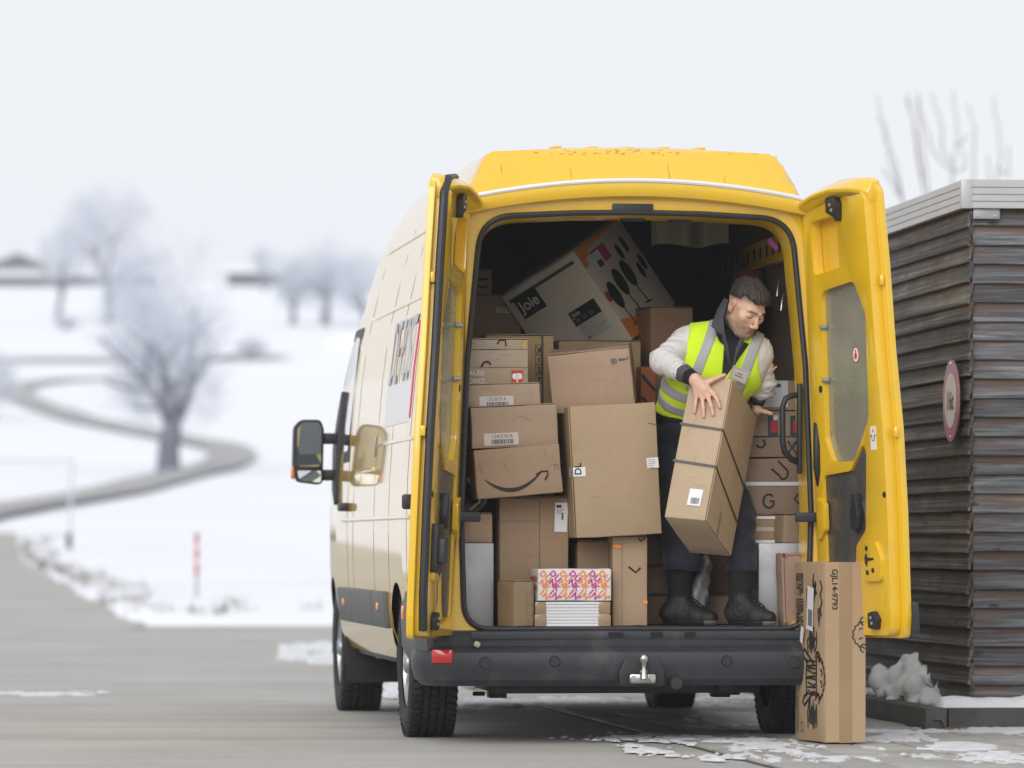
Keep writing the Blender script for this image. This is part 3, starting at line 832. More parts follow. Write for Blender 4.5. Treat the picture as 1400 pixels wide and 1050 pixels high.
tag(mb.build('foliage', M['leaf'], BU, smooth=False), kind='stuff')
mb = MB()
for k in range(9):
    y = R5.uniform(0, 1); mb.tube([(0, y, -.02), (R5.gauss(0, .05), y + R5.gauss(0, .06), .08), (R5.gauss(0, .08), y + R5.gauss(0, .1), .16)], [.008, .006, .003], n=5)
mb.build('stem', M['bark'], BU)

# ------------------------------------------------------------------ lying snow on the hard ground
def snow_layer(name, x0, x1, y0, y1, res, blobs, seed, zbase=0.0, amp=.035, label=None, fx=2.6):
    nx, ny = int((x1 - x0) / res), int((y1 - y0) / (res * 1.6))
    X, Y = np.meshgrid(np.linspace(x0, x1, nx), np.linspace(y0, y1, ny), indexing='ij')
    px = CX + F * X / Y; py = HZ + F * H / Y
    m = np.full(X.shape, -2.5)
    for bx, by, rx, ry, st in blobs:
        m = np.maximum(m, st * (1 - ((px - bx) / rx) ** 2 - ((py - by) / ry) ** 2))
    xa = (X + .123 * Y) * fx; ya = (Y - .123 * X) * fx * .30              # drifts run with the joints
    nz = .38 * fbm(xa, ya, seed, 3) + .34 * fbm(xa * 3.3, ya * 4.2, seed + 9, 3) + .28 * fbm(xa * 11, ya * 13, seed + 17, 3)
    hgt = np.clip(m, -2.5, .40) * .9 + (nz - .56) * 7.0
    hh = np.where(hgt > 0, amp * np.sqrt(np.clip(hgt, 0, 1)) * (.55 + .6 * fbm(X * 9, Y * 6, seed + 3, 3)), 0)
    Zg = zbase + hh - .006 * (hgt <= 0)
    V = np.stack([X, Y, Zg], -1).reshape(-1, 3)
    ii = np.arange((nx - 1) * (ny - 1)); r_, c_ = ii // (ny - 1), ii % (ny - 1)
    Fq = np.stack([r_ * ny + c_, (r_ + 1) * ny + c_, (r_ + 1) * ny + c_ + 1, r_ * ny + c_ + 1], 1)
    keep = (hgt.reshape(-1)[Fq] > 0).any(1); Fq = Fq[keep]
    us, inv = np.unique(Fq, return_inverse=True); Fq = inv.reshape(-1, 4); V = V[us]
    o = link(name, mesh_np(name, V, Fq), M['trodden'])
    return tag(o, label, 'snow', kind='stuff')
snow_layer('scattered_snow', -2.6, 3.4, 19.6, 33, .0125, [(1000, 1027, 125, 17, 1.0), (935, 1014, 70, 5, .7), (1110, 1040, 70, 8, .6), (1345, 998, 85, 7, 1.0), (1310, 1024, 45, 6, .8), (1235, 1014, 40, 4, .55), (1220, 1040, 60, 7, .6), (1370, 1042, 60, 8, .6),
            (785, 961, 120, 5, .9), (1000, 962, 55, 9, .9), (1010, 984, 55, 8, .7), (690, 962, 50, 4, .6), (545, 945, 26, 10, .8), (840, 1012, 60, 4, .4), (1290, 1004, 110, 3, .5), (1160, 1028, 40, 3, .5)], 21, zbase=.013, amp=.010,
           label='thin broken snow lying on the paving and under the van')
snow_layer('snow_patch', -3.4, -.5, 37, 44.5, .03, [(432, 893, 44, 13, 1.1)], 27, zbase=.003, amp=.05, label='patch of trodden snow on the asphalt beyond the van mirror')
snow_layer('snow_streak', -3.4, -2.1, 28.2, 31.8, .02, [(75, 948, 75, 2.2, .5)], 33, zbase=.003, amp=.012, label='thin white snow streak on the open asphalt away from the van')
# ridge of snow on the kerb along the shed front
nx, ny = 220, 26
XX, YY = np.meshgrid(np.linspace(-.26, 4.2, nx), np.linspace(-.36, -.03, ny), indexing='ij')
pr = np.clip(1 - ((YY + .165 + .03 * (fbm(XX * 2.5, XX * 0 + 3, 77, 3) - .5)) / (.075 + .07 * fbm(XX * 3.3, XX * 0, 78, 3))) ** 2, 0, 1)
ZZ = .05 + pr ** .5 * (.062 + .10 * fbm(XX * 3.6, YY * 4, 41, 4) * np.clip(fbm(XX * 1.3, YY * 0, 43, 2) * 1.9 - .3, 0, 1)) + .008 * fbm(XX * 20, YY * 20, 42, 2) - .035 * (pr <= 0)
ZZ = np.where(XX < -.2, .06, ZZ)
V = np.stack([XX, YY, ZZ], -1).reshape(-1, 3); ii = np.arange((nx - 1) * (ny - 1)); r_, c_ = ii // (ny - 1), ii % (ny - 1)
o = link('kerb_snow', mesh_np('kerb_snow', V, np.stack([r_ * ny + c_, (r_ + 1) * ny + c_, (r_ + 1) * ny + c_ + 1, r_ * ny + c_ + 1], 1)), M['snow']); o.matrix_world = shm
tag(o, 'ridge of snow lying on the kerb along the shed front', 'snow', kind='stuff')

# ------------------------------------------------------------------ the delivery van (local: x right, y forward from the rear bumper, z up)
VAN = empty('delivery_van', VO, TH)
tag(VAN, 'yellow high-roof delivery van with both rear doors open, loaded with parcels', 'van')
HS = np.array([(.88, .33), (.95, .36), (1.0, .45), (1.02, .6), (1.03, .8), (1.033, 1.0), (1.025, 1.25), (1.008, 1.5), (.985, 1.75), (.955, 1.98), (.922, 2.12), (.885, 2.28), (.845, 2.42),
               (.81, 2.52), (.770, 2.605), (.728, 2.685), (.70, 2.728), (.66, 2.748), (.5, 2.760), (.3, 2.770), (0, 2.775)])
def surf_x(z): return float(np.interp(z, HS[:, 1], HS[:, 0]))
AX_R, AX_F, ARCH = 1.02, 4.70, .41
def zarch(y):
    for c in (AX_R, AX_F):
        if abs(y - c) < ARCH: return .33 + math.sqrt(ARCH ** 2 - (y - c) ** 2)
    return 0
def sxf(y): return float(np.interp(y, [.08, .12, .2, .35, .7, 4.3, 4.9, 5.25, 5.42], [.962, .972, .982, .992, 1, 1, .985, .95, .88]))
def ztop(x, y):
    if y < .42:
        t = min(max((y - .08) / .20, 0), 1)
        lo = 2.49 + .085 * (1 - min(abs(x) / .8, 1) ** 2)
        return lo + (2.78 - lo) * t
    return float(np.interp(y, [3.2, 3.45, 3.75, 4.75, 5.2, 5.36, 5.42], [2.79, 2.74, 2.58, 1.38, 1.15, .95, .7]))
def section(y):
    out = []; za = zarch(y); k = sxf(y)
    for x, z in HS:
        if z < za: z = za; x = surf_x(z)
        if z < .42 and y < .5: pass
        z = min(z, ztop(x, y))
        out.append((x * k, z))
    return out
st = sorted(set([round(q, 3) for q in list(np.arange(.08, .45, .03)) + list(np.arange(.45, 5.42, .09)) + [5.40, 5.42] +
      [c + ARCH * math.sin(a) for c in (AX_R, AX_F) for a in np.linspace(-math.pi / 2, math.pi / 2, 25)]]))
rings = []
for y in st:
    s_ = section(y)
    rings.append([(-x, y, z) for x, z in s_] + [(x, y, z) for x, z in reversed(s_[:-1])])
body = MB().loft(rings); body.f.append(tuple(range((len(rings) - 1) * len(rings[0]), len(rings) * len(rings[0]))))
BODY = body.build('body_shell', M['yellow'], VAN, angle=30)
# arch liners, underbody
for c in (AX_R, AX_F):
    for s_ in (-1, 1):
        mb = MB(); pts = [(c + (ARCH - .004) * math.cos(a), .33 + (ARCH - .004) * math.sin(a)) for a in np.linspace(-.05, math.pi + .05, 20)]
        mb.loft([[(s_ * x, y, z) for y, z in pts] for x in (.985, .62)])
        mb.build('wheel_arch_liner', M['black'], VAN)
mb = MB().box2((-.60, .25, .30), (.60, 5.2, .48)); mb.box2((-.92, 1.5, .33), (.92, 4.25, .46)); mb.box2((-.88, .12, .32), (.88, .55, .5))
mb.tube([(-.75, AX_R, .30), (.75, AX_R, .30)], .055, n=10); mb.box2((-.62, .35, .225), (.62, 1.3, .305))
mb.tube([(.45, .25, .27), (.45, 3.5, .30)], .045, n=10)
mb.box2((-.585, .95, .185), (-.50, 1.06, .24)); mb.box2((.50, .95, .185), (.585, 1.06, .24)); mb.tube([(-.60, 1.0, .205), (-.66, 1.0, .205)], .012, n=6); mb.tube([(.585, 1.0, .205), (.64, 1.0, .205)], .012, n=6)
mb.build('underbody', M['black'], VAN, bevel=.01)

# side strip helper: follows the body side
def side_strip(name, pts, wdt, m, s_=-1, off=.002, parent=VAN, thick=.004, bevel=0):
    """pts (y,z) polyline on the side; a band of width wdt standing proud by off"""
    P = [Vector(p) for p in pts]; rings = []
    for i, p in enumerate(P):
        t = (P[min(i + 1, len(P) - 1)] - P[max(i - 1, 0)]).normalized(); nrm = Vector((-t.y, t.x)) * wdt / 2
        a, b = p - nrm, p + nrm; ring = []
        for q, o_ in ((a, -thick), (a, off), (b, off), (b, -thick)):
            ring.append((s_ * (surf_x(q.y) * sxf(q.x) + o_), q.x, q.y))
        rings.append(ring)
    return MB().loft(rings, closed=True, cap=True).build(name, m, parent, bevel=bevel)
def dense(pts, n=10):
    out = []
    for a, b in zip(pts, pts[1:]):
        for k in range(n): out.append((a[0] + (b[0] - a[0]) * k / n, a[1] + (b[1] - a[1]) * k / n))
    return out + [pts[-1]]
M['gap_y'] = mat('shadowed_seam', (.30, .175, .01), rough=.5)
for s_ in (-1, 1):
    for y0, z0, z1 in ((3.28, .40, 2.48), (2.12, .37, 2.50), (1.35, .36, 2.50), (.52, .74, 2.50), (3.62, .62, 2.0)):
        side_strip('panel_seam', dense([(y0, z0), (y0, z1)], 14), .009, M['gap_y'], s_, .0012)
    for z0, y0, y1 in ((2.46, .3, 3.5), (2.10, .35, 3.25), (1.42, .35, 2.1), (1.30, 2.2, 3.2), (1.05, .35, 3.9)):
        side_strip('body_crease', dense([(y0, z0), (y1, z0)], 16), .022, M['yellow'], s_, .006, bevel=.004)
    # side rubbing mouldings with marker lights
    for y0, y1 in ((1.47, 2.12), (2.13, 3.30), (3.31, 4.12)):
        o = side_strip('side_moulding', dense([(y0, .60), (y1, .60)], 8), .18, M['grey_plastic'], s_, .022, bevel=.012)
        if y1 != 3.30:
            yy = (y0 + y1) / 2
            MB().box((s_ * (surf_x(.62) + .022), yy, .615), (.012, .07, .038)).build('marker_lamp', M['amber'], o, bevel=.008, seg=3)
# driver's side window, cab details (both sides)
for s_ in (-1, 1):
    q = [(3.72, 1.42), (4.55, 1.42), (4.35, 1.75), (4.12, 2.02), (3.72, 2.02)]; q = rounded(q, .05, 4)
    plate('cab_window', q, [], -.01, .006, lambda u, v, t: Vector((s_ * (surf_x(v) * sxf(u) + t), u, v)), M['glass_dark'], VAN)
    q = [(3.66, 1.36), (4.68, 1.36), (4.40, 1.80), (4.16, 2.08), (3.66, 2.08)]
    plate('window_surround', rounded(q, .05, 4), [], -.01, .003, lambda u, v, t: Vector((s_ * (surf_x(v) * sxf(u) + t), u, v)), M['black'], VAN)
    MB().box((s_ * (surf_x(1.12) + .02), 3.66, 1.12), (.05, .19, .045)).build('door_handle', M['black'], VAN, bevel=.012)
    MB().box((s_ * (surf_x(1.12) + .016), .30, 1.12), (.05, .05, .07)).build('door_bumper', M['black'], VAN, bevel=.012)
MB().box((-(surf_x(1.42) + .006), 2.17, 1.41), (.016, .07, .10)).build('sliding_door_latch', M['alu_dull'], VAN, bevel=.004)
# windscreen and a simple front end
MB().add([(-.78, 3.83, 2.5), (.78, 3.83, 2.5), (.93, 4.72, 1.43), (-.93, 4.72, 1.43)], [(0, 1, 2, 3)]).build('windscreen', M['glass_dark'], VAN)
MB().box2((-.9, 5.36, .3), (.9, 5.47, .72)).build('front_bumper', M['grey_plastic'], VAN, bevel=.03)
# lettering and white field on the left and right side panels
for s_ in (-1, 1):
    y0 = 1.75 if s_ < 0 else .55
    sg = -1 if s_ < 0 else 1
    fld = side_strip('white_field', dense([(.62, 1.60), (1.80, 1.60)], 10), .20, M['white'], s_, .003)
    vs, fs, wd = text2d('DIE POST', .36, .006)
    mb = MB(); k = 1.12 / wd
    mb.add([(s_ * (surf_x(1.705 + y * 1.25) + .0045), (1.79 - x * k) if s_ < 0 else (.64 + x * k), 1.705 + y * 1.25) for x, y in vs], fs)
    M.setdefault('letter', mat('grey_blue_lettering', (.10, .13, .20), rough=.35, coat=.6))
    mb.build('lettering', M['letter'], VAN, smooth=False)
    side_strip('magenta_stripe', dense([(.60, 1.52), (.60, 1.98)], 6), .035, M['magenta'], s_, .003)

# rear frame, jamb, seal, gutter
hole_c = [(-.80, .53), (.80, .53), (.815, 1.07), (.788, 1.75), (.722, 2.425), (.3, 2.447), (0, 2.452), (-.3, 2.447), (-.722, 2.425), (-.788, 1.75), (-.815, 1.07)]
hole = rounded(hole_c, [.13, .13, .3, .3, .17, .4, .4, .4, .17, .3, .3], 10)
oz = [z for z in np.linspace(.44, 2.46, 26)]
half = [(surf_x(z) * .955, z) for z in oz] + [(.70, 2.50), (.55, 2.515), (.3, 2.535)]
outer = [(x, z) for x, z in half] + [(0, 2.54)] + [(-x, z) for x, z in reversed(half)]
plate('rear_frame', outer, [hole], .085, .15, lambda u, v, t: Vector((u, t, v)), M['yellow'], VAN, bevel=.008)
def loop_in(k, dz, y): return [((x * k), y, .53 + (z - .53) * (1 - dz) + (.004 if z < .6 else 0)) for x, z in hole]
MB().loft([loop_in(1, 0, .10), loop_in(.985, .006, .16), loop_in(.975, .010, .25)], closed=True).build('door_jamb', M['yellow'], VAN)
MB().tube([(x, .082, z) for x, z in [(x * 1.004, .53 + (z - .53) * 1.003) for x, z in hole]], .0135, n=8, closed=True).build('door_seal', M['seal'], VAN)
def gut(x, dz=0): return 2.50 + .085 * (1 - min(abs(x) / .8, 1) ** 2) + dz
xs_ = np.linspace(-.765, .765, 31)
MB().loft([[(x, .045, gut(x, .012)), (x, .02, gut(x, .005)), (x, .015, gut(x, -.03)), (x, .03, gut(x, -.055)), (x, .12, gut(x, -.06)), (x, .12, gut(x, .02))] for x in np.linspace(-.785, .785, 31)], closed=True, cap=True).build('roof_lip', M['yellow'], VAN, angle=50)
MB().tube([(x, .022, gut(x, .016)) for x in xs_], .011, n=8).build('rain_gutter', M['white_strip'], VAN)
MB().box((-.02, .080, 2.476), (.19, .02, .042)).build('latch_housing', M['black'], VAN, bevel=.005)
for x in (.0, .22): MB().box((x, .21, 2.435), (.11, .04, .022)).build('roof_clip', M['black'], VAN, bevel=.006)
for x in (-.34, -.17, .0, .17, .34): MB().box((x, .40, 2.779), (.055, .08, .012)).build('roof_plug', M['yellow'], VAN, bevel=.004)
M['scuff'] = mat('scuffed_paint', (.50, .36, .09), rough=.7)
mb = MB()
for k in range(40):
    x = rnd.gauss(-.02, .24); y = .250 + rnd.uniform(-.012, .012); z = ztop(x, y) + .0016; a = rnd.uniform(.003, .014); e = rnd.uniform(.0008, .0022)
    mb.add([(x - a, y - e, ztop(x - a, y - e) + .0016), (x + a, y - e, ztop(x + a, y - e) + .0016), (x + a * .8, y + e, ztop(x + a * .8, y + e) + .0016), (x - a * .7, y + e, ztop(x - a * .7, y + e) + .0016)], [(0, 1, 2, 3)])
for x0, y0, L in ((.16, .20, .10), (-.30, .17, .04), (.42, .15, .05), (-.62, .20, .03)):
    for k in range(8):
        y = y0 - L * k / 8; mb.add([(x0 - .0018, y, ztop(x0, y) + .0016), (x0 + .0018, y, ztop(x0, y) + .0016), (x0 + .0018 + .002, y - L / 8, ztop(x0, y - L / 8) + .0016), (x0 - .0018 + .002, y - L / 8, ztop(x0, y - L / 8) + .0016)], [(0, 1, 2, 3)])
tag(mb.build('paint_scuff', M['scuff'], VAN, smooth=False), kind='stuff')
# tail lights high on the rear pillars
for s_ in (-1, 1):
    tl = MB().box2((s_ * .945, .07, .80), (s_ * 1.005, .20, 1.50)).build('tail_light', M['clear_lens'], VAN, bevel=.018)
    MB().box2((s_ * .943, .064, 1.15), (s_ * 1.009, .19, 1.49)).build('brake_lens', M['red_lens'], tl, bevel=.018)
    MB().box2((s_ * .943, .064, .81), (s_ * 1.009, .19, .93)).build('lower_lens', M['red_lens'], tl, bevel=.018)

# cargo hold
def inset_loft(name, i0, i1, m, sides, d=.045, y0=.15, y1=3.3):
    mb = MB()
    for s_ in sides:
        rr = []
        for y in np.linspace(y0, y1, 12):
            rr.append([(s_ * (x * sxf(y) - d), y, min(z - (d if z > 2.3 else 0), ztop(x, y) - .05)) for x, z in HS[i0:i1]])
        mb.loft(rr)
    return mb.build(name, m, VAN)
inset_loft('left_lining', 2, 13, M['fibre'], (-1,)); inset_loft('right_lining', 2, 13, M['fibre'], (1,))
mb = MB(); rr = []
for y in np.linspace(.15, 3.3, 12):
    h = [(x * sxf(y) - (.045 if x > .1 else 0), min(z - .045, ztop(x, y) - .05)) for x, z in HS[12:]]
    rr.append([(x, y, z) for x, z in h] + [(-x, y, z) for x, z in reversed(h[:-1])])
mb.loft(rr).build('roof_lining', M['lining'], VAN)
for y in (.8, 1.5, 2.2, 2.9): MB().box2((-.62, y - .04, 2.66), (.62, y + .04, 2.705)).build('roof_bow', M['lining'], VAN, bevel=.01)
_h = [(x - .03 if x > .05 else x, z - .03) for x, z in HS[3:]]
_o = [(-x, z) for x, z in _h] + [(x, z) for x, z in reversed(_h[:-1])]
MB().loft([[(x, y, z) for x, z in _o] for y in (3.16, 3.2)], closed=True, cap=True).build('bulkhead', M['lining'], VAN)
MB().box2((-.97, .20, .49), (.97, 3.3, .538)).build('cargo_floor', M['deck'], VAN)
MB().box2((-.77, .10, .525), (.77, .23, .541)).build('sill_trim', M['alu'], VAN, bevel=.003)
rl = MB().box2((.765, .3, 2.27), (.80, 3.2, 2.40)).build('load_rail', M['yellow'], VAN, bevel=.006)
for k in range(16):
    MB().box2((.761, .42 + k * .175, 2.31), (.766, .45 + k * .175, 2.365)).build('rail_slot', M['dark'], rl)
for s_ in (-1, 1):   # sheet metal wheel boxes
    wb = MB().box2((-.64 if s_ < 0 else .61, .31, .538), (s_ * .955, 1.5, .928)).build('wheel_box', M['alu'], VAN, bevel=.006)
for z, y in ((2.15, 1.10), (2.075, .99)):
    MB().tube([(.895, y, z + .06), (.85, y, z + .055), (.84, y, z - .02), (.842, y + .20, z - .02), (.845, y + .28, z + .015)], .005, n=6).build('wire_hook', M['chrome'], VAN)
p = VL(1056, 327, .24); MB().box((.668, .252, 2.325), (.06, .003, .022), Matrix.Rotation(.8, 3, 'Y')).build('purple_sticker', mat('purple_print', (.22, .02, .17), rough=.5), VAN)
# hung pale sheet by the bulkhead, at the ceiling
rr = []
for i in range(25):
    x = .30 + .38 * i / 24; rr.append([(x, 1.62 + .05 * math.sin(i * .45), z) for z in (2.40 + .012 * math.sin(i * .35), 2.50, 2.62)])
MB().loft(rr).build('ceiling_curtain', M['beige'], VAN, angle=80)
# grab handle at the right edge of the opening
MB().tube([(.775, .13, 1.615), (.735, .10, 1.615), (.70, .09, 1.60), (.685, .09, 1.56), (.685, .09, 1.40), (.695, .09, 1.35), (.73, .10, 1.315), (.775, .13, 1.30)], .014, n=10).build('grab_handle', M['black'], VAN)
MB().box((.77, .12, 1.46), (.02, .04, .42)).build('handle_plate', M['black'], VAN, bevel=.005)

# bumper: profile swept round the rear
def path_at(n=9):
    L = [(-1.0, .80), (-1.005, .5), (-1.0, .30)]
    for k in range(n): a = math.pi + (math.pi / 2) * k / (n - 1); L.append((-.86 + .145 * math.cos(a), .185 + .185 * math.sin(a)))
    L += [(-.5, -.012), (0, -.018)]
    return L + [(-x, y) for x, y in reversed(L[:-1])]
def sweep(prof, path, closed=True):
    P = [Vector(q) for q in path]; rings = []
    for i, p in enumerate(P):
        t = (P[min(i + 1, len(P) - 1)] - P[max(i - 1, 0)]).normalized(); nrm = Vector((t.y, -t.x))
        if nrm.y > .01 and False: pass
        rings.append([(p.x + nrm.x * o_, p.y + nrm.y * o_, z) for o_, z in prof])
    return MB().loft(rings, closed=closed, cap=True)
bp_ = path_at()
tst = Vector((bp_[12][0], bp_[12][1]))
BUMP = sweep([(-.115, .528), (-.04, .522), (-.018, .50), (-.02, .455), (.0, .445), (.022, .425), (.030, .40), (.028, .355), (.012, .30), (-.02, .272), (-.10, .268)], bp_[2:-2]).build('rear_bumper', M['bumper'], VAN, angle=28)
for s_ in (1, -1):
    seg = bp_[:8] if s_ > 0 else bp_[-8:]
    o = sweep([(-.06, .72), (.0, .73), (.02, .70), (.026, .55), (.02, .44), (-.02, .36), (-.06, .36)], seg).build('bumper_corner', M['grey_plastic'], VAN, angle=40)
    x_ = -1 if s_ > 0 else 1
    MB().box((x_ * 1.03, .66, .60), (.014, .05, .07)).build('corner_lamp', M['amber'], o, bevel=.008)
    MB().box((x_ * .912, -.006, .408), (.10, .05, .064), Matrix.Rotation(x_ * .33, 3, 'Z')).build('reflector', M['red_lens'], BUMP, bevel=.008)
    MB().lathe([(.0, -.004), (.022, -.004), (.026, .004)], (x_ * .40, -.048, .385), (0, 1, 0), n=20).build('sensor', M['black'], BUMP)
    MB().lathe([(.0, -.004), (.026, -.004), (.03, .006)], (x_ * .72, -.035, .378), (0, 1, 0), n=20).build('sensor', M['black'], BUMP)
plate('step_pad', rounded([(-.78, .485), (.78, .485), (.78, .52), (-.78, .52)], .008, 3), [], .0, .1, lambda u, v, t: Vector((u, t, v)), M['bumper'], BUMP, bevel=.006)
for x, wd in ((.08, .055), (-.11, .07), (.235, .05)): MB().box((x, -.0, .505), (wd, .012, .024)).build('step_slot', M['dark'], BUMP)
chp = MB().box((-.755, -.01, .463), (.03, .012, .026), Matrix.Rotation(.5, 3, 'Y')).build('paint_chip', M['beige'], BUMP, bevel=.006, seg=1)
# tow hitch
hb_ = plate('hitch_bracket', rounded([(-.10, .27), (.10, .27), (.105, .335), (.075, .405), (-.075, .405), (-.105, .335)], .015, 3), [], -.075, -.02, lambda u, v, t: Vector((u, t, v)), M['black'], VAN, bevel=.006)
MB().lathe([(0, .066), (.012, .063), (.0215, .053), (.025, .041), (.0215, .029), (.013, .020), (.011, .0), (.014, -.02), (.020, -.05)], (0, -.135, .357), (0, 0, 1), n=24).build('tow_ball', M['chrome'], hb_)
MB().box((0, -.09, .305), (.125, .03, .046)).build('ball_flange', M['chrome'], hb_, bevel=.012)
MB().box((0, -.115, .325), (.035, .05, .05)).build('ball_neck', M['chrome'], hb_, bevel=.01)
for x in (-.043, .043): MB().lathe([(0, -.014), (.014, -.013), (.016, .0)], (x, -.105, .305), (0, 1, 0), n=6).build('hitch_bolt', M['alu'], hb_)
MB().lathe([(0, -.05), (.028, -.05), (.034, -.03), (.034, .03)], (.16, -.03, .285), (0, 1, 0), n=18).build('socket', M['black'], hb_)

# wheels
def wheel(s_, yc):
    c = (s_ * .875, yc, .352); ax = (s_, 0, 0)
    tw = .115
    prof = [(.215, -tw + .012), (.25, -tw), (.30, -tw), (.330, -tw + .012), (.341, -tw + .03)]
    for gx in (-.055, -.02, .02, .055):
        prof += [(.342, gx - .007), (.334, gx - .005), (.334, gx + .005), (.342, gx + .007)]
    prof += [(.341, tw - .03), (.330, tw - .012), (.30, tw), (.25, tw), (.215, tw - .012)]
    ty = MB().lathe(prof, c, ax, n=64).build('tyre', M['rubber'], VAN, angle=60)
    mb = MB(); nb = 58
    for k in range(nb):
        t = k * math.tau / nb
        for j, (gx, wd) in enumerate(((-.085, .05), (-.0375, .022), (0, .026), (.0375, .022), (.085, .05))):
            a = t + (j % 2) * .05
            Mx = Matrix.Rotation(-a, 3, 'X')
            p = Vector(c) + Vector((s_ * gx, .343 * math.sin(a), .343 * math.cos(a)))
            sl = Mx @ Matrix.Rotation(.25 * (1 if gx > 0 else -1), 3, 'Z')
            mb.box(p, (wd, .0255, .018), sl)
    tag(mb.build('tread_blocks', M['rubber'], ty, smooth=False), kind='stuff')
    rim = MB().lathe([(.225, -.08), (.218, .07), (.225, .095), (.205, .098), (.195, .06), (.12, .035), (.0, .035)], c, ax, n=48).build('rim', M['silver'], ty, angle=40)
    mb = MB()
    for k in range(6):
        a = k * math.tau / 6
        mb.box(Vector(c) + Vector((s_ * .072, .12 * math.sin(a), .12 * math.cos(a))), (.03, .05, .20), Matrix.Rotation(-a, 3, 'X'))
    mb.lathe([(.05, .05), (.05, .105), (.035, .115), (0, .118)], c, ax, n=24)
    mb.build('hubcap', M['silver'], ty, bevel=.008)
    return ty
for s_ in (-1, 1):
    for yc in (AX_R, AX_F): wheel(s_, yc)
    plate('mud_flap', rounded([(s_ * .66, .17), (s_ * .985, .17), (s_ * .985, .55), (s_ * .66, .55)], .03, 4), [], AX_F - .50, AX_F - .485, lambda u, v, t: Vector((u, t, v)), M['rubber'], VAN)
    MB().box2((s_ * .80, 3.78, .31), (s_ * .86, 3.86, .36)).build('jacking_point', M['yellow'], VAN, bevel=.006)

# wing mirrors
for s_ in (-1, 1):
    def mf(u, v, t): return Vector((s_ * u, 4.30 + t + (u - 1.17) * -.15, v))
    hs_ = plate('mirror_housing', rounded([(1.105, 1.245), (1.245, 1.262), (1.268, 1.35), (1.262, 1.56), (1.225, 1.602), (1.115, 1.602), (1.098, 1.55)], [.03, .03, .1, .05, .05, .04, .05], 5), [], 0, .12, mf, M['black'], VAN, bevel=.014, seg=3)
    plate('mirror_glass', rounded([(1.115, 1.345), (1.248, 1.345), (1.246, 1.55), (1.215, 1.588), (1.125, 1.588), (1.112, 1.55)], .025, 5), [], -.004, .002, mf, M['mirror'], hs_)
    plate('wide_angle_glass', rounded([(1.115, 1.258), (1.235, 1.268), (1.247, 1.328), (1.115, 1.328)], .015, 5), [], -.004, .002, lambda u, v, t: mf(u, v, t + (v - 1.29) * .12), M['mirror'], hs_)
    MB().box((s_ * 1.266, 4.36, 1.315), (.02, .06, .075)).build('indicator', M['amber'], hs_, bevel=.008)
    for z in (1.30, 1.50):
        MB().box2((s_ * 1.0, 4.34, z - .03), (s_ * 1.12, 4.40, z + .03)).build('mirror_arm', M['black'], hs_, bevel=.01)
    plate('mirror_mount', rounded([(4.20, 1.12), (4.40, 1.22), (4.52, 1.45), (4.40, 1.62), (4.24, 1.78), (4.22, 1.6)], .03, 4), [], -.01, .022, lambda u, v, t: Vector((s_ * (surf_x(v) + t), u, v)), M['black'], hs_, bevel=.008)

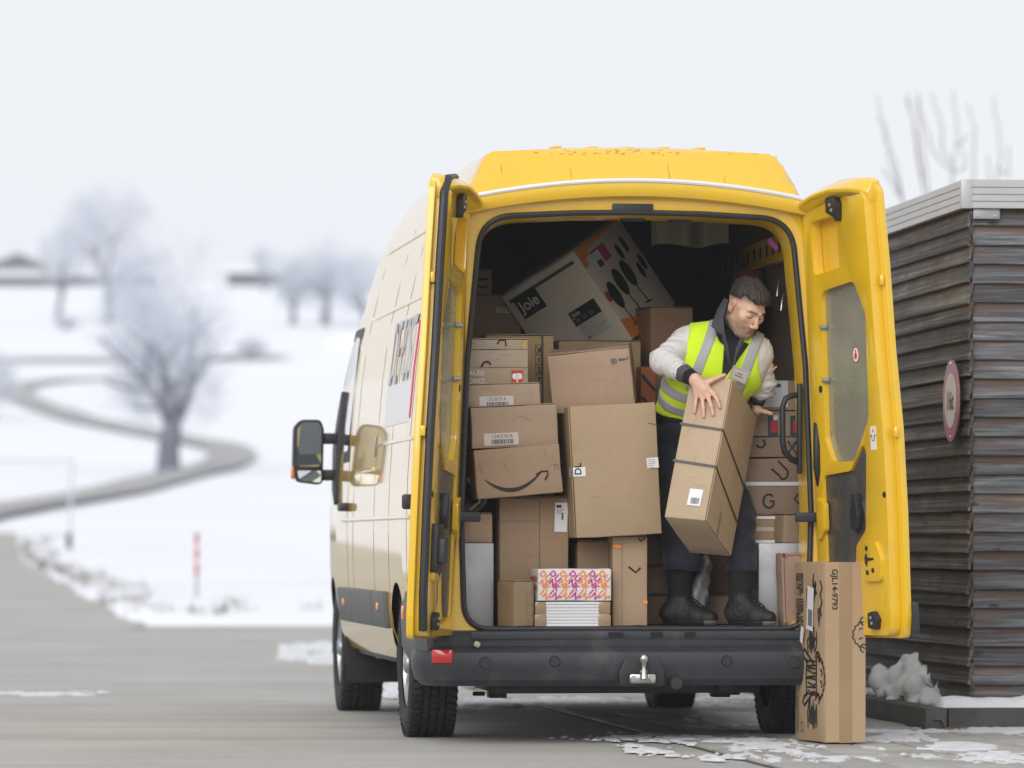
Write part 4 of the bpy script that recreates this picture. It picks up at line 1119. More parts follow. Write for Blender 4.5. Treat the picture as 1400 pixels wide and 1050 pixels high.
# rear doors
def door(s_, alpha):
    hb = Vector((s_ * .90, .115, .49)); top = Vector((s_ * .815, .115, 2.49))
    Vv = (top - hb).normalized(); a = math.radians(alpha)
    # alpha is measured in the ground frame; turn it into the van frame
    Ug = Vector((s_ * math.cos(a), -math.sin(a), 0)); Uv = Vector((Ug.dot(VR), Ug.dot(VD), 0))
    Uv = (Uv - Vv * Uv.dot(Vv)).normalized()
    N = Uv.cross(Vv) if s_ > 0 else Vv.cross(Uv)
    xf = lambda u, v, t: hb + Uv * u + Vv * v + N * t
    org = VMX @ hb; Nw = VMX.to_3x3() @ N; Uw = VMX.to_3x3() @ Uv; Vw = VMX.to_3x3() @ Vv
    def uv(px, py, t=.05):
        q = onplane(px, py, org + Nw * t, Nw) - org
        return q.dot(Uw), q.dot(Vw)
    ol = rounded([(.03, .0), (.77, .0), (.79, .1), (.80, .57), (.79, .95), (.75, 1.3), (.725, 1.7), (.69, 2.03), (.62, 2.09), (.42, 2.105), (.03, 2.04)], [.02, .04, .05, .2, .2, .3, .3, .06, .05, .2, .03], 4)
    D = plate('rear_door', ol, [], -.03, .0, xf, M['yellow'], VAN, bevel=.008)
    il = rounded([(.045, .015), (.735, .015), (.75, .1), (.76, .57), (.75, .95), (.71, 1.3), (.685, 1.7), (.655, 2.0), (.60, 2.06), (.42, 2.075), (.045, 2.01)], [.03, .05, .05, .2, .2, .3, .3, .06, .05, .2, .03], 4)
    rec = rounded([(.11, 1.925), (.36, 1.94), (.455, 1.81), (.468, 1.705), (.125, 1.675)], .03, 4)
    win = rounded([(.19, 1.60), (.52, 1.63), (.625, 1.47), (.615, 1.0), (.46, .81), (.24, .81), (.175, .92)], .06, 4)
    low = rounded([(.14, .75), (.41, .765), (.55, .89), (.578, .84), (.54, .49), (.445, .425), (.40, .19), (.36, .10), (.14, .10)], .03, 4)
    plate('inner_frame', il, [rec, win, low], .001, .055, xf, M['yellow'], D, bevel=.012, seg=3)
    plate('window_panel', rounded([(.17, 1.62), (.54, 1.65), (.65, 1.47), (.64, .99), (.475, .79), (.225, .79), (.155, .91)], .05, 4), [], .022, .030, xf, M['alu_dull'], D)
    plate('lower_panel', [(u + (.01 if u > .3 else -.01), v) for u, v in low], [], .030, .044, xf, M['steel_dark'], D, bevel=.002)
    # rolled top lip
    rings = []
    for u, dv, tt in ((.04, -.055, .085 if s_ > 0 else .11), (.10, -.035, .10 if s_ > 0 else .115), (.25, -.012, .115), (.42, .003, .11), (.55, -.002, .085), (.62, -.012, .06), (.66, -.03, .03)):
        rings.append([xf(u, 2.0 + dv, .03), xf(u, 2.035 + dv, tt), xf(u, 2.052 + dv, tt + .004), xf(u, 2.095 + dv, tt * .4), xf(u, 2.103 + dv, -.028), xf(u, 2.02 + dv, -.03)])
    MB().loft(rings, closed=True, cap=True).build('top_lip', M['yellow'], D, angle=45, bevel=.004)
    # free-edge flange with two strikers, raised pads
    for v in (1.62, .93):
        MB().box(xf(.715 if v > 1.5 else .79, v, .01), (.022, .03, .05)).build('edge_buffer', M['yellow'], D, bevel=.008)
    plate('lock_pad', rounded([(.53, .26), (.70, .26), (.71, .36), (.66, .44), (.54, .45)], .03, 4), [], .05, .072, xf, M['yellow'], D, bevel=.010, seg=3)
    plate('hinge_pad', rounded([(.09, .44), (.17, .50), (.17, .62), (.09, .66)], .02, 3), [], .05, .075, xf, M['yellow'], D, bevel=.012, seg=3)
    for du, dv in ((.575, .41), (.575, .30), (.63, .31)):
        MB().lathe([(0, .004), (.011, .003), (.012, -.003)], xf(du, dv, .073), N, n=14).build('lock_bolt', M['black'], D)
    plate('lock_slot', rounded([(.555, .345), (.575, .325), (.58, .352), (.64, .358), (.64, .366), (.58, .368), (.575, .39), (.555, .375)], .004, 2), [], .072, .0745, xf, M['black'], D)
    br_ = plate('roof_latch', rounded([(.33, 1.955), (.40, 1.93), (.43, 1.90), (.44, 1.985), (.42, 2.02), (.33, 2.02)], .01, 3), [], .055, .085, xf, M['black'], D, bevel=.005)
    for du, dv in ((.375, 1.985), (.39, 1.96)): MB().lathe([(0, .006), (.008, .004), (.009, 0)], xf(du, dv, .085), N, n=10).build('latch_screw', M['alu'], br_)
    br_ = plate('floor_latch', rounded([(.58, .05), (.645, .04), (.66, .09), (.62, .125), (.58, .115)], .01, 3), [], .055, .085, xf, M['black'], D, bevel=.005)
    for du, dv in ((.61, .095), (.62, .07)): MB().lathe([(0, .006), (.007, .004), (.008, 0)], xf(du, dv, .085), N, n=10).build('latch_screw', M['alu'], br_)
    for v in (1.435, 1.19): MB().lathe([(0, .012), (.010, .010), (.012, 0), (.012, -.02)], xf(.19, v, .055), N, n=14).build('panel_clip', M['alu'], D)
    MB().lathe([(0, .003), (.016, .003), (.018, -.002)], xf(.15, 1.15, .055), N, n=18).build('rubber_plug', M['black'], D)
    MB().lathe([(0, .003), (.013, .003), (.015, -.002)], xf(.74, .65, .056), N, n=16).build('rubber_plug', M['black'], D)
    # inner handle: dish and lever
    hd = MB().lathe([(0, .004), (.05, .004), (.075, .010), (.085, .0)], xf(.46, .56, .044), N, n=28).build('handle_dish', M['bumper'], D)
    plate('handle_lever', rounded([(.45, .50), (.50, .50), (.515, .56), (.50, .66), (.465, .66), (.455, .58)], .012, 3), [], .05, .085, xf, M['black'], D, bevel=.008)
    # check strap to the body
    MB().box2((s_ * .735, .02, 1.025), (s_ * .885, .045, 1.07)).build('check_strap', M['black'], D, bevel=.004)
    MB().box2((s_ * .855, .0, 1.005), (s_ * .90, .07, 1.09)).build('strap_bracket', M['black'], D, bevel=.006)
    for v in (.25, 1.1, 1.75): MB().tube([xf(-.005, v - .045, -.01), xf(-.005, v + .045, -.01)], .018, n=10).build('hinge', M['yellow'], D)
    # slots on the side of the trims
    if s_ > 0:
        st_ = plate('warning_sticker', [(.628, .855), (.682, .855), (.682, .962), (.628, .962)], [], .055, .0565, xf, M['white'], D)
        plate('sticker_triangle', [(.645, .935), (.668, .935), (.6565, .957)], [], .0566, .0575, xf, M['orange'], st_)
        for q in ([(.640, .90), (.646, .90), (.646, .925), (.64, .925)], [(.664, .90), (.670, .90), (.670, .925), (.664, .925)], [(.645, .895), (.665, .895), (.665, .899), (.645, .899)]):
            plate('sticker_print', q, [], .0566, .0573, xf, M['ink_soft'], st_)
        for q in ([(.630, .915), (.637, .915), (.637, .925), (.63, .925)], [(.673, .915), (.68, .915), (.68, .925), (.673, .925)]): plate('sticker_print', q, [], .0566, .0573, xf, M['red'], st_)
        el = [(.47 + .033 * math.cos(a), 1.294 + .040 * math.sin(a)) for a in np.linspace(0, math.tau, 24, endpoint=False)]
        sk = plate('hand_sticker', el, [], .030, .0312, xf, M['red'], D)
        el = [(.47 + .026 * math.cos(a), 1.294 + .033 * math.sin(a)) for a in np.linspace(0, math.tau, 24, endpoint=False)]
        plate('sticker_field', el, [], .0313, .032, xf, M['white'], sk)
        plate('sticker_hand', rounded([(.458, 1.275), (.478, 1.275), (.484, 1.297), (.476, 1.30), (.474, 1.318), (.466, 1.318), (.464, 1.30), (.456, 1.297)], .003, 2), [], .0321, .0326, xf, M['red'], sk)
        P = [Vector((.845, .06, 1.50)), Vector((.835, .02, 1.47)), Vector((.83, .0, 1.38)), Vector((.83, .0, 1.28)), Vector((.85, .03, 1.20)), Vector((.88, .08, 1.17))]
        MB().tube(P, .017, n=10).build('cable_sleeve', M['black'], D)
        plate('corner_guard', rounded([(.74, .02), (.81, .02), (.81, .16), (.74, .16)], .02, 3), [], -.06, -.031, xf, M['bumper'], D, bevel=.008)
    else:
        P = [xf(u, v, .04) for u, v in dense([(.745, .04), (.775, .2), (.785, .57), (.775, .95), (.735, 1.3), (.71, 1.7), (.675, 2.0), (.60, 2.07), (.42, 2.09)], 5)]
        MB().tube(P, .020, n=8).build('edge_seal', M['seal'], D)
        plate('lock_case', rounded([(.56, .30), (.72, .30), (.72, .52), (.56, .52)], .02, 3), [], .055, .085, xf, M['black'], D, bevel=.008)
        plate('lock_catch', rounded([(.60, .34), (.70, .34), (.70, .46), (.60, .46)], .02, 3), [], .085, .115, xf, M['bumper'], D, bevel=.01)
    return D
door(1, 66.8); door(-1, 80.8)

# ------------------------------------------------------------------ cartons
class Box:
    def __init__(s, o, w_, d, h): s.o, s.w, s.d, s.h = o, w_, d, h
    def face(s, f):
        w_, d, h = s.w / 2, s.d / 2, s.h / 2
        return {'front': (Vector((-w_, -d, -h)), Vector((1, 0, 0)), Vector((0, 0, 1)), Vector((0, -1, 0)), s.w, s.h),
                'right': (Vector((w_, -d, -h)), Vector((0, 1, 0)), Vector((0, 0, 1)), Vector((1, 0, 0)), s.d, s.h),
                'left': (Vector((-w_, d, -h)), Vector((0, -1, 0)), Vector((0, 0, 1)), Vector((-1, 0, 0)), s.d, s.h),
                'top': (Vector((-w_, -d, h)), Vector((1, 0, 0)), Vector((0, 1, 0)), Vector((0, 0, 1)), s.w, s.d),
                'bottom': (Vector((-w_, d, -h)), Vector((1, 0, 0)), Vector((0, -1, 0)), Vector((0, 0, -1)), s.w, s.d)}[f]
    def mark(s, f, vs, fs, m, off=.0045, name='print', parent=None):
        o_, u, v, n, _, _ = s.face(f)
        return MB().add([o_ + u * a + v * b + n * off for a, b in vs], fs).build(name, m, parent or s.o, smooth=False)
    def rect(s, f, a0, b0, a1, b1, m, off=.0045, name='print', parent=None, ang=0):
        ca, cb = (a0 + a1) / 2, (b0 + b1) / 2; c_, s_ = math.cos(ang), math.sin(ang)
        vs = [(ca + (a - ca) * c_ - (b - cb) * s_, cb + (a - ca) * s_ + (b - cb) * c_) for a, b in ((a0, b0), (a1, b0), (a1, b1), (a0, b1))]
        return s.mark(f, vs, [(0, 1, 2, 3)], m, off, name, parent)
    def text(s, f, t, a, b, size, m, ang=0, off=.0048, bold=.0, sx=1, name='lettering', flip=False, parent=None):
        vs, fs, wd = text2d(t, size, bold); c_, s_ = math.cos(ang), math.sin(ang)
        vs = [(x * sx, y) for x, y in vs]
        return s.mark(f, [(a + x * c_ - y * s_, b + x * s_ + y * c_) for x, y in vs], fs, m, off, name, parent)
    def stroke(s, f, pts, wd, m, closed=False, off=.0045, name='print', parent=None):
        vs, fs = stroke2d(pts, wd, closed)
        return s.mark(f, vs, fs, m, off, name, parent)
def stroke2d(pts, wd, closed=False):
    P = [Vector(p) for p in pts]; n = len(P); vs = []; fs = []
    for i in range(n):
        a = P[i - 1] if (closed or i) else P[i]; b = P[(i + 1) % n] if (closed or i < n - 1) else P[i]
        t = (b - a); t = t.normalized() if t.length > 1e-9 else Vector((1, 0)); nn = Vector((-t.y, t.x)) * wd / 2
        vs += [tuple(P[i] - nn), tuple(P[i] + nn)]
    for i in range(n if closed else n - 1):
        j = (i + 1) % n; fs.append((2 * i, 2 * j, 2 * j + 1, 2 * i + 1))
    return vs, fs
def arc(cx, cy, rx, ry, a0, a1, n=10):
    return [(cx + rx * math.cos(math.radians(a0 + (a1 - a0) * k / n)), cy + ry * math.sin(math.radians(a0 + (a1 - a0) * k / n))) for k in range(n + 1)]

_bc = 0
def carton(label, w_, d, h, MW, col=(.40, .265, .155), flaps='top', tape=None, name='cardboard_box', group=None, cat='box', bulge=.0035):
    global _bc; _bc += 1
    R = random.Random(_bc * 7)
    bm = bmesh.new(); bmesh.ops.create_cube(bm, size=1)
    for v in bm.verts: v.co = Vector((v.co.x * w_, v.co.y * d, v.co.z * h))
    bmesh.ops.subdivide_edges(bm, edges=bm.edges, cuts=3, use_grid_fill=True)
    for v in bm.verts:
        q = [abs(v.co.x) / (w_ / 2), abs(v.co.y) / (d / 2), abs(v.co.z) / (h / 2)]
        k = sum(1 for t in q if t > .99)
        if k == 1:
            n = Vector([(1 if c > 0 else -1) if t > .99 else 0 for c, t in zip(v.co, q)])
            v.co += n * (R.uniform(-.3, 1) * bulge)
        elif k == 2: v.co += Vector((R.gauss(0, .0012), R.gauss(0, .0012), R.gauss(0, .0012)))
    bevel_sharp(bm, .004, 2)
    me = bpy.data.meshes.new(name); bm.to_mesh(me); bm.free(); finish(me, True, 50)
    o = link(name, me, cardboard(col)); o.matrix_world = MW
    tag(o, label, cat, group)
    b = Box(o, w_, d, h)
    vs = []; fs = []
    for k in range(R.randint(3, 6)):
        u0, v0 = R.uniform(.05, .9) * w_, R.uniform(.05, .9) * h; an = R.choice((0, math.pi / 2)) + R.gauss(0, .25); L = R.uniform(.02, .09); wd_ = R.uniform(.0008, .0022)
        p1 = (min(max(u0 + L * math.cos(an), .004), w_ - .004), min(max(v0 + L * math.sin(an), .004), h - .004))
        v2, f2 = stroke2d([(u0, v0), ((u0 + p1[0]) / 2 + R.gauss(0, .004), (v0 + p1[1]) / 2 + R.gauss(0, .003)), p1], wd_); n_0 = len(vs); vs += v2; fs += [tuple(i + n_0 for i in q) for q in f2]
    tag(b.mark('front', vs, fs, cardboard(tuple(min(q * R.choice((.66, 1.22)), .85) for q in col)), bulge + .0006, 'crease'), kind='stuff')
    if flaps:
        f_o, u, v, n, fw, fh = b.face(flaps)
        for k in (0, 1):
            if fw >= fh or flaps in ('right', 'left', 'front'):
                if flaps in ('right', 'left', 'front') and fh > fw: a0, a1, b0, b1 = (.001 + k * fw / 2 + .001, (k + 1) * fw / 2 - .002, .003, fh - .003)
                else: a0, a1, b0, b1 = (.003, fw - .003, .001 + k * fh / 2 + .001, (k + 1) * fh / 2 - .002)
            else: a0, a1, b0, b1 = (.001 + k * fw / 2 + .001, (k + 1) * fw / 2 - .002, .003, fh - .003)
            vs = []
            for t in (bulge * .9, bulge + .0035):
                for a, c in ((a0, b0), (a1, b0), (a1, b1), (a0, b1)): vs.append(f_o + u * a + v * c + n * t)
            MB().add(vs, [(3, 2, 1, 0), (4, 5, 6, 7), (0, 1, 5, 4), (1, 2, 6, 5), (2, 3, 7, 6), (3, 0, 4, 7)]).build('flap', cardboard(col), o, bevel=.001, seg=1)
    if tape:
        f, tw, m = tape
        f_o, u, v, n, fw, fh = b.face(f)
        t = bulge + .0042 if f == flaps else bulge + .001
        if fh >= fw: q = ((fw / 2 - tw / 2, .0), (fw / 2 + tw / 2, .0), (fw / 2 + tw / 2, fh), (fw / 2 - tw / 2, fh))
        else: q = ((0, fh / 2 - tw / 2), (fw, fh / 2 - tw / 2), (fw, fh / 2 + tw / 2), (0, fh / 2 + tw / 2))
        MB().add([f_o + u * a + v * c + n * t for a, c in q], [(0, 1, 2, 3)]).build('tape', m, o, smooth=False)
    return b

def carton_px(label, x0, y0, x1, y1, yl, depth, yaw=0, roll=0, pitch=0, zbot=None, **k):
    """carton whose front face stands at depth yl in the van and spans the given picture rectangle"""
    a, b = VL(x0, y1, yl), VL(x1, y0, yl)
    if zbot is not None: a.z = zbot
    w_, h = (b.x - a.x) / max(math.cos(yaw), .3), b.z - a.z
    Rm = Matrix.Rotation(yaw, 4, 'Z') @ Matrix.Rotation(roll, 4, 'Y') @ Matrix.Rotation(pitch, 4, 'X')
    c = Vector(((a.x + b.x) / 2, yl, (a.z + b.z) / 2)) + (Rm.to_3x3() @ Vector((0, depth / 2, 0)))
    return carton(label, w_, depth, h, VMX @ Matrix.Translation(c) @ Rm, **k)

def ship_label(b, f, a0, b0, wd, hg, text=None, ang=0, bar=True, m=None, off=.0045):
    pl = b.rect(f, a0, b0, a0 + wd, b0 + hg, m or M['white'], off, 'shipping_label', ang=ang)
    c_, s_ = math.cos(ang), math.sin(ang); ca, cb = a0 + wd / 2, b0 + hg / 2
    def tr(vs): return [(ca + (a - ca) * c_ - (c - cb) * s_, cb + (a - ca) * s_ + (c - cb) * c_) for a, c in vs]
    vs = []; fs = []; R = random.Random(int(wd * 9999))
    if bar:
        x = a0 + wd * .22
        while x < a0 + wd * .86:
            t = R.choice((.012, .02, .03)) * wd; n = len(vs)
            vs += [(x, b0 + hg * .10), (x + t, b0 + hg * .10), (x + t, b0 + hg * .48), (x, b0 + hg * .48)]; fs.append((n, n + 1, n + 2, n + 3)); x += t + R.choice((.012, .022)) * wd
    b.mark(f, tr(vs), fs, M['ink_soft'], off + .0008, 'barcode', pl) if fs else None
    if text:
        tv, tf, twd = text2d(text, hg * .42); k = min(1, wd * .74 / twd)
        b.mark(f, tr([(a0 + wd * .22 + x * k, b0 + hg * .60 + y * k) for x, y in tv]), tf, M['ink_soft'], off + .0008, 'lettering', pl)
    return pl
def lines(b, f, a0, b0, wd, n, gap, th, m=None, parent=None, off=.0053):
    vs = []; fs = []; R = random.Random(n * 31 + int(a0 * 1000))
    for i in range(n):
        L = wd * R.uniform(.55, 1); y = b0 - i * gap; k = len(vs)
        vs += [(a0, y), (a0 + L, y), (a0 + L, y + th), (a0, y + th)]; fs.append((k, k + 1, k + 2, k + 3))
    return b.mark(f, vs, fs, m or M['ink_soft'], off, 'small_print', parent)

K1, K2, K3, K4, K5 = (.42, .285, .17), (.37, .245, .145), (.44, .31, .175), (.30, .19, .105), (.47, .36, .25)
FL = .541
# -- left of the hold
b = carton_px('small plain carton on the left metal wheel box', 634, 703, 673, 742, .36, .28, zbot=.929, col=K2)
b = carton_px('tall wide carton with white address label beside the left wheel box', 683, 681, 777, 857, .42, .75, zbot=FL, col=K2)
TALL = b
b.stroke('front', [(b.w * .58, .0), (b.w * .58, b.h)], .0025, M['ink_soft'])
b.stroke('front', [(0.01, b.h * .82), (b.w * .57, b.h * .82)], .0015, M['ink_soft'])
pl = b.rect('front', b.w * .80, b.h * .735, b.w * .985, b.h * .965, M['white'], .005, 'address_label', ang=-.03)
b.rect('front', b.w * .825, b.h * .925, b.w * .90, b.h * .945, M['ink'], .0056, 'print', pl)
lines(b, 'front', b.w * .825, b.h * .91, b.w * .12, 3, .009, .002, parent=pl, off=.0056); b.rect('front', b.w * .90, b.h * .83, b.w * .925, b.h * .88, M['ink_soft'], .0056, 'print', pl)
# little turned carton in front
c = VL(707, 826, .18)
b = carton('small brown carton turned cornerwise in front of the tall wide carton', .115, .13, .207, VMX @ Matrix.Translation((c.x, .235, FL + .1045)) @ Matrix.Rotation(.52, 4, 'Z'), col=(.33, .225, .12), flaps='top')
b.stroke('front', [(.07, .05), (.07, .15), (.11, .15)], .0012, M['ink_soft']); b.stroke('front', [(.07, .05), (.11, .05)], .0012, M['ink_soft'])
# paper bundle
a0, a1 = VL(732, 856, .19), VL(834, 822, .19)
PB = empty('paper_bundle', VMX @ Vector(((a0.x + a1.x) / 2, .19, FL)), TH); tag(PB, 'bundle of white magazines with brown tape at both ends under the patterned box', 'paper bundle')
M['paper'] = mat('white_paper', (.74, .74, .76), rough=.7)
wd = a1.x - a0.x; hp = (a1.z - FL - .002) / 8
for k in range(8):
    MB().box((rnd.uniform(-.002, .002), .12 + rnd.uniform(-.003, .003), hp * (k + .5)), (wd - .004, .24, hp * .90)).build('magazine', M['paper'], PB, bevel=.002)
for x0, x1 in ((-wd / 2 - .003, -wd / 2 + .052), (wd / 2 - .055, wd / 2 + .003)):
    MB().box2((x0, -.006, .001), (x1, .246, hp * 8 * .48)).build('tape_wrap', M['tape'], PB, bevel=.003)
    MB().box2((x0 + .002, -.005, hp * 8 * .52), (x1 - .002, .245, hp * 8)).build('tape_wrap', M['tape'], PB, bevel=.003)
# patterned box
b = carton_px('white box with orange and magenta lettering on the paper bundle', 735, 778, 836, 820, .185, .2, yaw=.05, zbot=a1.z + .002, col=(.74, .73, .73), flaps=None)
c_ = math.radians(-42)
nrow = [('D', 'U'), ('N', 'K'), ('I', "N'")]
for g in range(7):
    m = M['orange'] if g % 2 == 0 else M['magenta']
    vs = []; fs = []
    for ri in range(3):
        for ci in range(2):
            tv, tf, tw_ = text2d(nrow[ri][ci], .040, .030); mx_ = (max(q[0] for q in tv) + min(q[0] for q in tv)) / 2
            cx_ = .026 + g * (b.w - .068) / 6.0 + ci * .0215 - (0.003 * ri); cy_ = b.h * (.855 - .285 * ri) - ci * .0215
            n = len(vs)
            vs += [(cx_ + (x - mx_) * math.cos(c_) - (y - .0145) * math.sin(c_), cy_ + (x - mx_) * math.sin(c_) + (y - .0145) * math.cos(c_)) for x, y in tv]; fs += [tuple(i + n for i in q) for q in tf]
    vs = [(min(max(a, .004), b.w - .004), min(max(e, .004), b.h - .004)) for a, e in vs]
    b.mark('front', vs, fs, m, .0045, 'lettering')
for k in range(5): b.rect('left', .02 + k * .036, .05, .04 + k * .036, .075, M['red'], .0045, 'print'); b.rect('left', .03 + k * .034, .09, .048 + k * .034, .115, M['red'], .0045, 'print')
# behind and to the right
b = carton_px('plain carton standing between the patterned box and the chevron carton', 790, 741, 838, 857, .45, .3, zbot=FL, col=K2)
b = carton_px('tall narrow carton with black chevron beside the patterned box', 838, 734, 885, 857, .29, .3, zbot=FL, col=K1, flaps='top')
NAR = b
b.stroke('front', [(b.w * .45, b.h * .665), (b.w * .66, b.h * .60), (b.w * .80, b.h * .655)], .010, M['ink']); b.stroke('front', [(b.w * .26, .005), (b.w * .26, b.h * .99)], .0012, M['ink_soft'])
b.stroke('front', [(b.w * .02, b.h * .90), (b.w * .24, b.h * .885)], .016, M['orange']); b.stroke('front', [(b.w * .88, b.h * .28), (b.w * .99, b.h * .255)], .018, M['orange'])
b.stroke('front', [(b.w * .75, b.h * .985), (b.w * .80, b.h * .95), (b.w * .93, b.h * .985)], .008, M['ink'])
# big centre carton
cpx = ((778 + 895 + 905 + 790) / 4, (556 + 550 + 729 + 735) / 4)
c = VL(cpx[0], cpx[1], .215); s_ = F / 22.6
b = carton('big tan carton leaning in the middle with two white labels', 117 / s_ / .99, .42, 180 / s_, VMX @ Matrix.Translation((c.x, .215 + .21, c.z)) @ Matrix.Rotation(-.052, 4, 'Y'), col=K3, flaps='left', tape=None)
BIG = b
pl = b.rect('front', -.001, b.h * .465, .058, b.h * .535, M['white'], .005, 'shipping_label'); b.text('front', 'DL', .038, b.h * .475, .045, M['ink'], ang=math.pi / 2, off=.0058, bold=.02, parent=pl)
b.rect('left', b.d - .045, b.h * .465, b.d + .001, b.h * .535, M['white'], .012, 'shipping_label')
pl = b.rect('front', b.w * .865, b.h * .50, b.w * 1.0, b.h * .58, M['white'], .005, 'shipping_label', ang=.04); lines(b, 'front', b.w * .88, b.h * .562, b.w * .10, 5, .009, .0018, parent=pl, off=.0058)
b.rect('left', b.d * .45, .0, b.d * .56, b.h, M['tape_clear'], .0085, 'tape')
b.stroke('front', [(b.w * .90, b.h * .845), (b.w * .99, b.h * .83)], .003, M['ink_soft'])
# upper centre carton
c = VL((747 + 858 + 870 + 757) / 4, (490 + 475 + 552 + 560) / 4, .30)
b = carton('scuffed pink-brown carton tilted on top of the big tan carton', 113 / s_, .30, 80 / s_, VMX @ Matrix.Translation((c.x + .03, .30 + .16, c.z + .012)) @ Matrix.Rotation(-.20, 4, 'Z') @ Matrix.Rotation(-.10, 4, 'Y') @ Matrix.Rotation(.12, 4, 'X'), col=(.41, .275, .18), flaps='top', tape=('top', .05, M['tape_clear']))
b.stroke('front', arc(b.w * .80, b.h * .80, .013, .013, 0, 360, 16), .003, M['ink_soft']); 
for k in range(6): a = math.radians(k * 60); b.stroke('front', [(b.w * .80, b.h * .80), (b.w * .80 + .012 * math.cos(a), b.h * .80 + .012 * math.sin(a))], .002, M['ink_soft'])
b.rect('front', b.w * .86, b.h * .80, b.w * .90, b.h * .84, M['ink_soft'], .004); b.rect('front', b.w * .905, b.h * .80, b.w * .94, b.h * .835, M['ink_soft'], .004); b.rect('front', b.w * .955, b.h * .81, b.w * .975, b.h * .85, M['ink_soft'], .004)
# open-flapped carton behind it
b = carton_px('brown carton with ragged top flaps behind the tilted carton', 764, 467, 876, 735, .86, .28, zbot=FL, col=(.35, .235, .125))
# left column, upward
c = VL((648 + 765 + 770 + 652) / 4, (618 + 605 + 672 + 683) / 4, .235)
b = carton('carton printed with a curved black smile arrow in the left stack', 118 / s_, .30, 66.5 / s_, VMX @ Matrix.Translation((c.x, .235 + .15, c.z)) @ Matrix.Rotation(-.085, 4, 'Y'), col=K2, flaps=None)
SM = b
# swoosh: thick in the middle, tapering, with an arrow head
n = 26; up = []; dn = []
for k in range(n):
    t = k / (n - 1); x = b.w * (.10 + .68 * t); y0_ = b.h * (.385 - .30 * (1 - (2 * t - 1) ** 2) + .10 * t); th = .019 * math.sin(math.pi * min(t * .92 + .04, 1)) ** .7
    up.append((x, y0_ + th / 2)); dn.append((x, y0_ - th / 2))
vs = up + dn; fs = [(k, k + 1, n + k + 1, n + k) for k in range(n - 1)]
b.mark('front', vs, fs, M['ink'], .0045, 'print')
b.stroke('front', [(b.w * .70, b.h * .40), (b.w * .76, b.h * .455), (b.w * .84, b.h * .46), (b.w * .835, b.h * .37), (b.w * .80, b.h * .28)], .0085, M['ink'], off=.0045)
b.stroke('front', [(b.w * .925, b.h * .46), (b.w * .925, b.h * .58), (b.w * .965, b.h * .58), (b.w * .965, b.h * .46)], .0022, M['ink_soft'], off=.0045)
c = VL((642 + 761 + 764 + 646) / 4, (557 + 555 + 604 + 617) / 4, .27)
b = carton('carton labelled 124.510 A above the smile arrow carton', 119 / s_, .30, 56 / s_, VMX @ Matrix.Translation((c.x, .27 + .15, c.z)) @ Matrix.Rotation(-.045, 4, 'Y'), col=(.40, .28, .185), flaps='top')
ship_label(b, 'front', b.w * .14, b.h * .06, b.w * .40, b.h * .30, '124.510 A', m=cardboard((.60, .53, .48)))
c = VL((638 + 737 + 740 + 640) / 4, (530 + 523 + 555 + 558) / 4, .31)
b = carton('carton labelled 132.819 A near the top of the left stack', 100 / s_, .28, 32 / s_, VMX @ Matrix.Translation((c.x, .31 + .14, c.z)) @ Matrix.Rotation(-.03, 4, 'Y'), col=(.43, .315, .21), flaps='top')
ship_label(b, 'front', b.w * .16, .003, b.w * .47, b.h * .48, '132.819 A', m=cardboard((.62, .57, .54)))
b = carton_px('flat khaki carton with white lettering and small red emblem', 622, 503, 722, 529, .35, .30, col=(.40, .32, .20), flaps=None, pitch=0)
b.text('front', 'STRAUSS', .012, b.h * .60, .033, M['ink_pale'], bold=.03, off=.0045, sx=.95); b.text('front', 'WORKS', .026, b.h * .18, .033, M['ink_pale'], bold=.03, off=.0045, sx=.95)
pl = b.rect('front', b.w * .775, b.h * .12, b.w * .925, b.h * .86, M['red'], .0045, 'emblem')
for e_ in (.817, .883): q_ = arc(b.w * e_, b.h * .56, .0125, .0145, 0, 340, 14); b.mark('front', q_, [tuple(range(len(q_)))], M['white'], .0052, 'print', pl)
b.stroke('front', [(b.w * .85, b.h * .20), (b.w * .85, b.h * .62), (b.w * .862, b.h * .74)], .006, M['white'], off=.0052, parent=pl)
b = carton_px('pale carton with cut-off black curve on the khaki carton', 624, 478.5, 722, 502.5, .36, .30, col=(.44, .345, .245), flaps=None)
b.stroke('front', arc(b.w * .42, -.012, .026, .040, 40, 180, 12), .009, M['ink'], off=.0045)
b = carton_px('pale carton with yellow tape marks topmost in the left stack', 624, 464.5, 722, 478, .365, .30, col=(.43, .34, .24), flaps='top')
b.stroke('front', [(b.w * .57, b.h * .55), (b.w * .60, b.h * .95), (b.w * .68, b.h * .95), (b.w * .69, b.h * .35)], .0075, M['ink'], off=.0045)
b.stroke('front', [(b.w * .93, b.h * .1), (b.w * .965, b.h * .95)], .014, mat('yellow_tape', (.62, .36, .08), rough=.4), off=.0045)
b = carton_px('ochre carton with black strap and row of printed symbols behind the left stack', 664, 459, 757, 690, .74, .30, zbot=TALL.o.matrix_world.translation.z + TALL.h / 2 + .009, col=(.43, .29, .13))
b.rect('front', b.w * .82, 0, b.w * .845, b.h, M['strap'], .006, 'strap'); b.rect('top', b.w * .82, 0, b.w * .845, b.d, M['strap'], .009, 'strap')
for k, ch in enumerate(('X', '1', '2', '7')):
    z = b.h * (.885 - .062 * k); b.stroke('front', [(b.w * .735, z), (b.w * .81, z), (b.w * .81, z + .044), (b.w * .735, z + .044)], .003, M['ink'], closed=True, off=.0045); b.text('front', ch, b.w * .752, z + .008, .036, M['ink'], bold=.02, off=.0045)
b = carton_px('dark brown carton with faint upside-down print under the roof corner', 632, 405, 712, 690, 1.52, .40, zbot=FL, col=(.30, .20, .115), flaps='top')
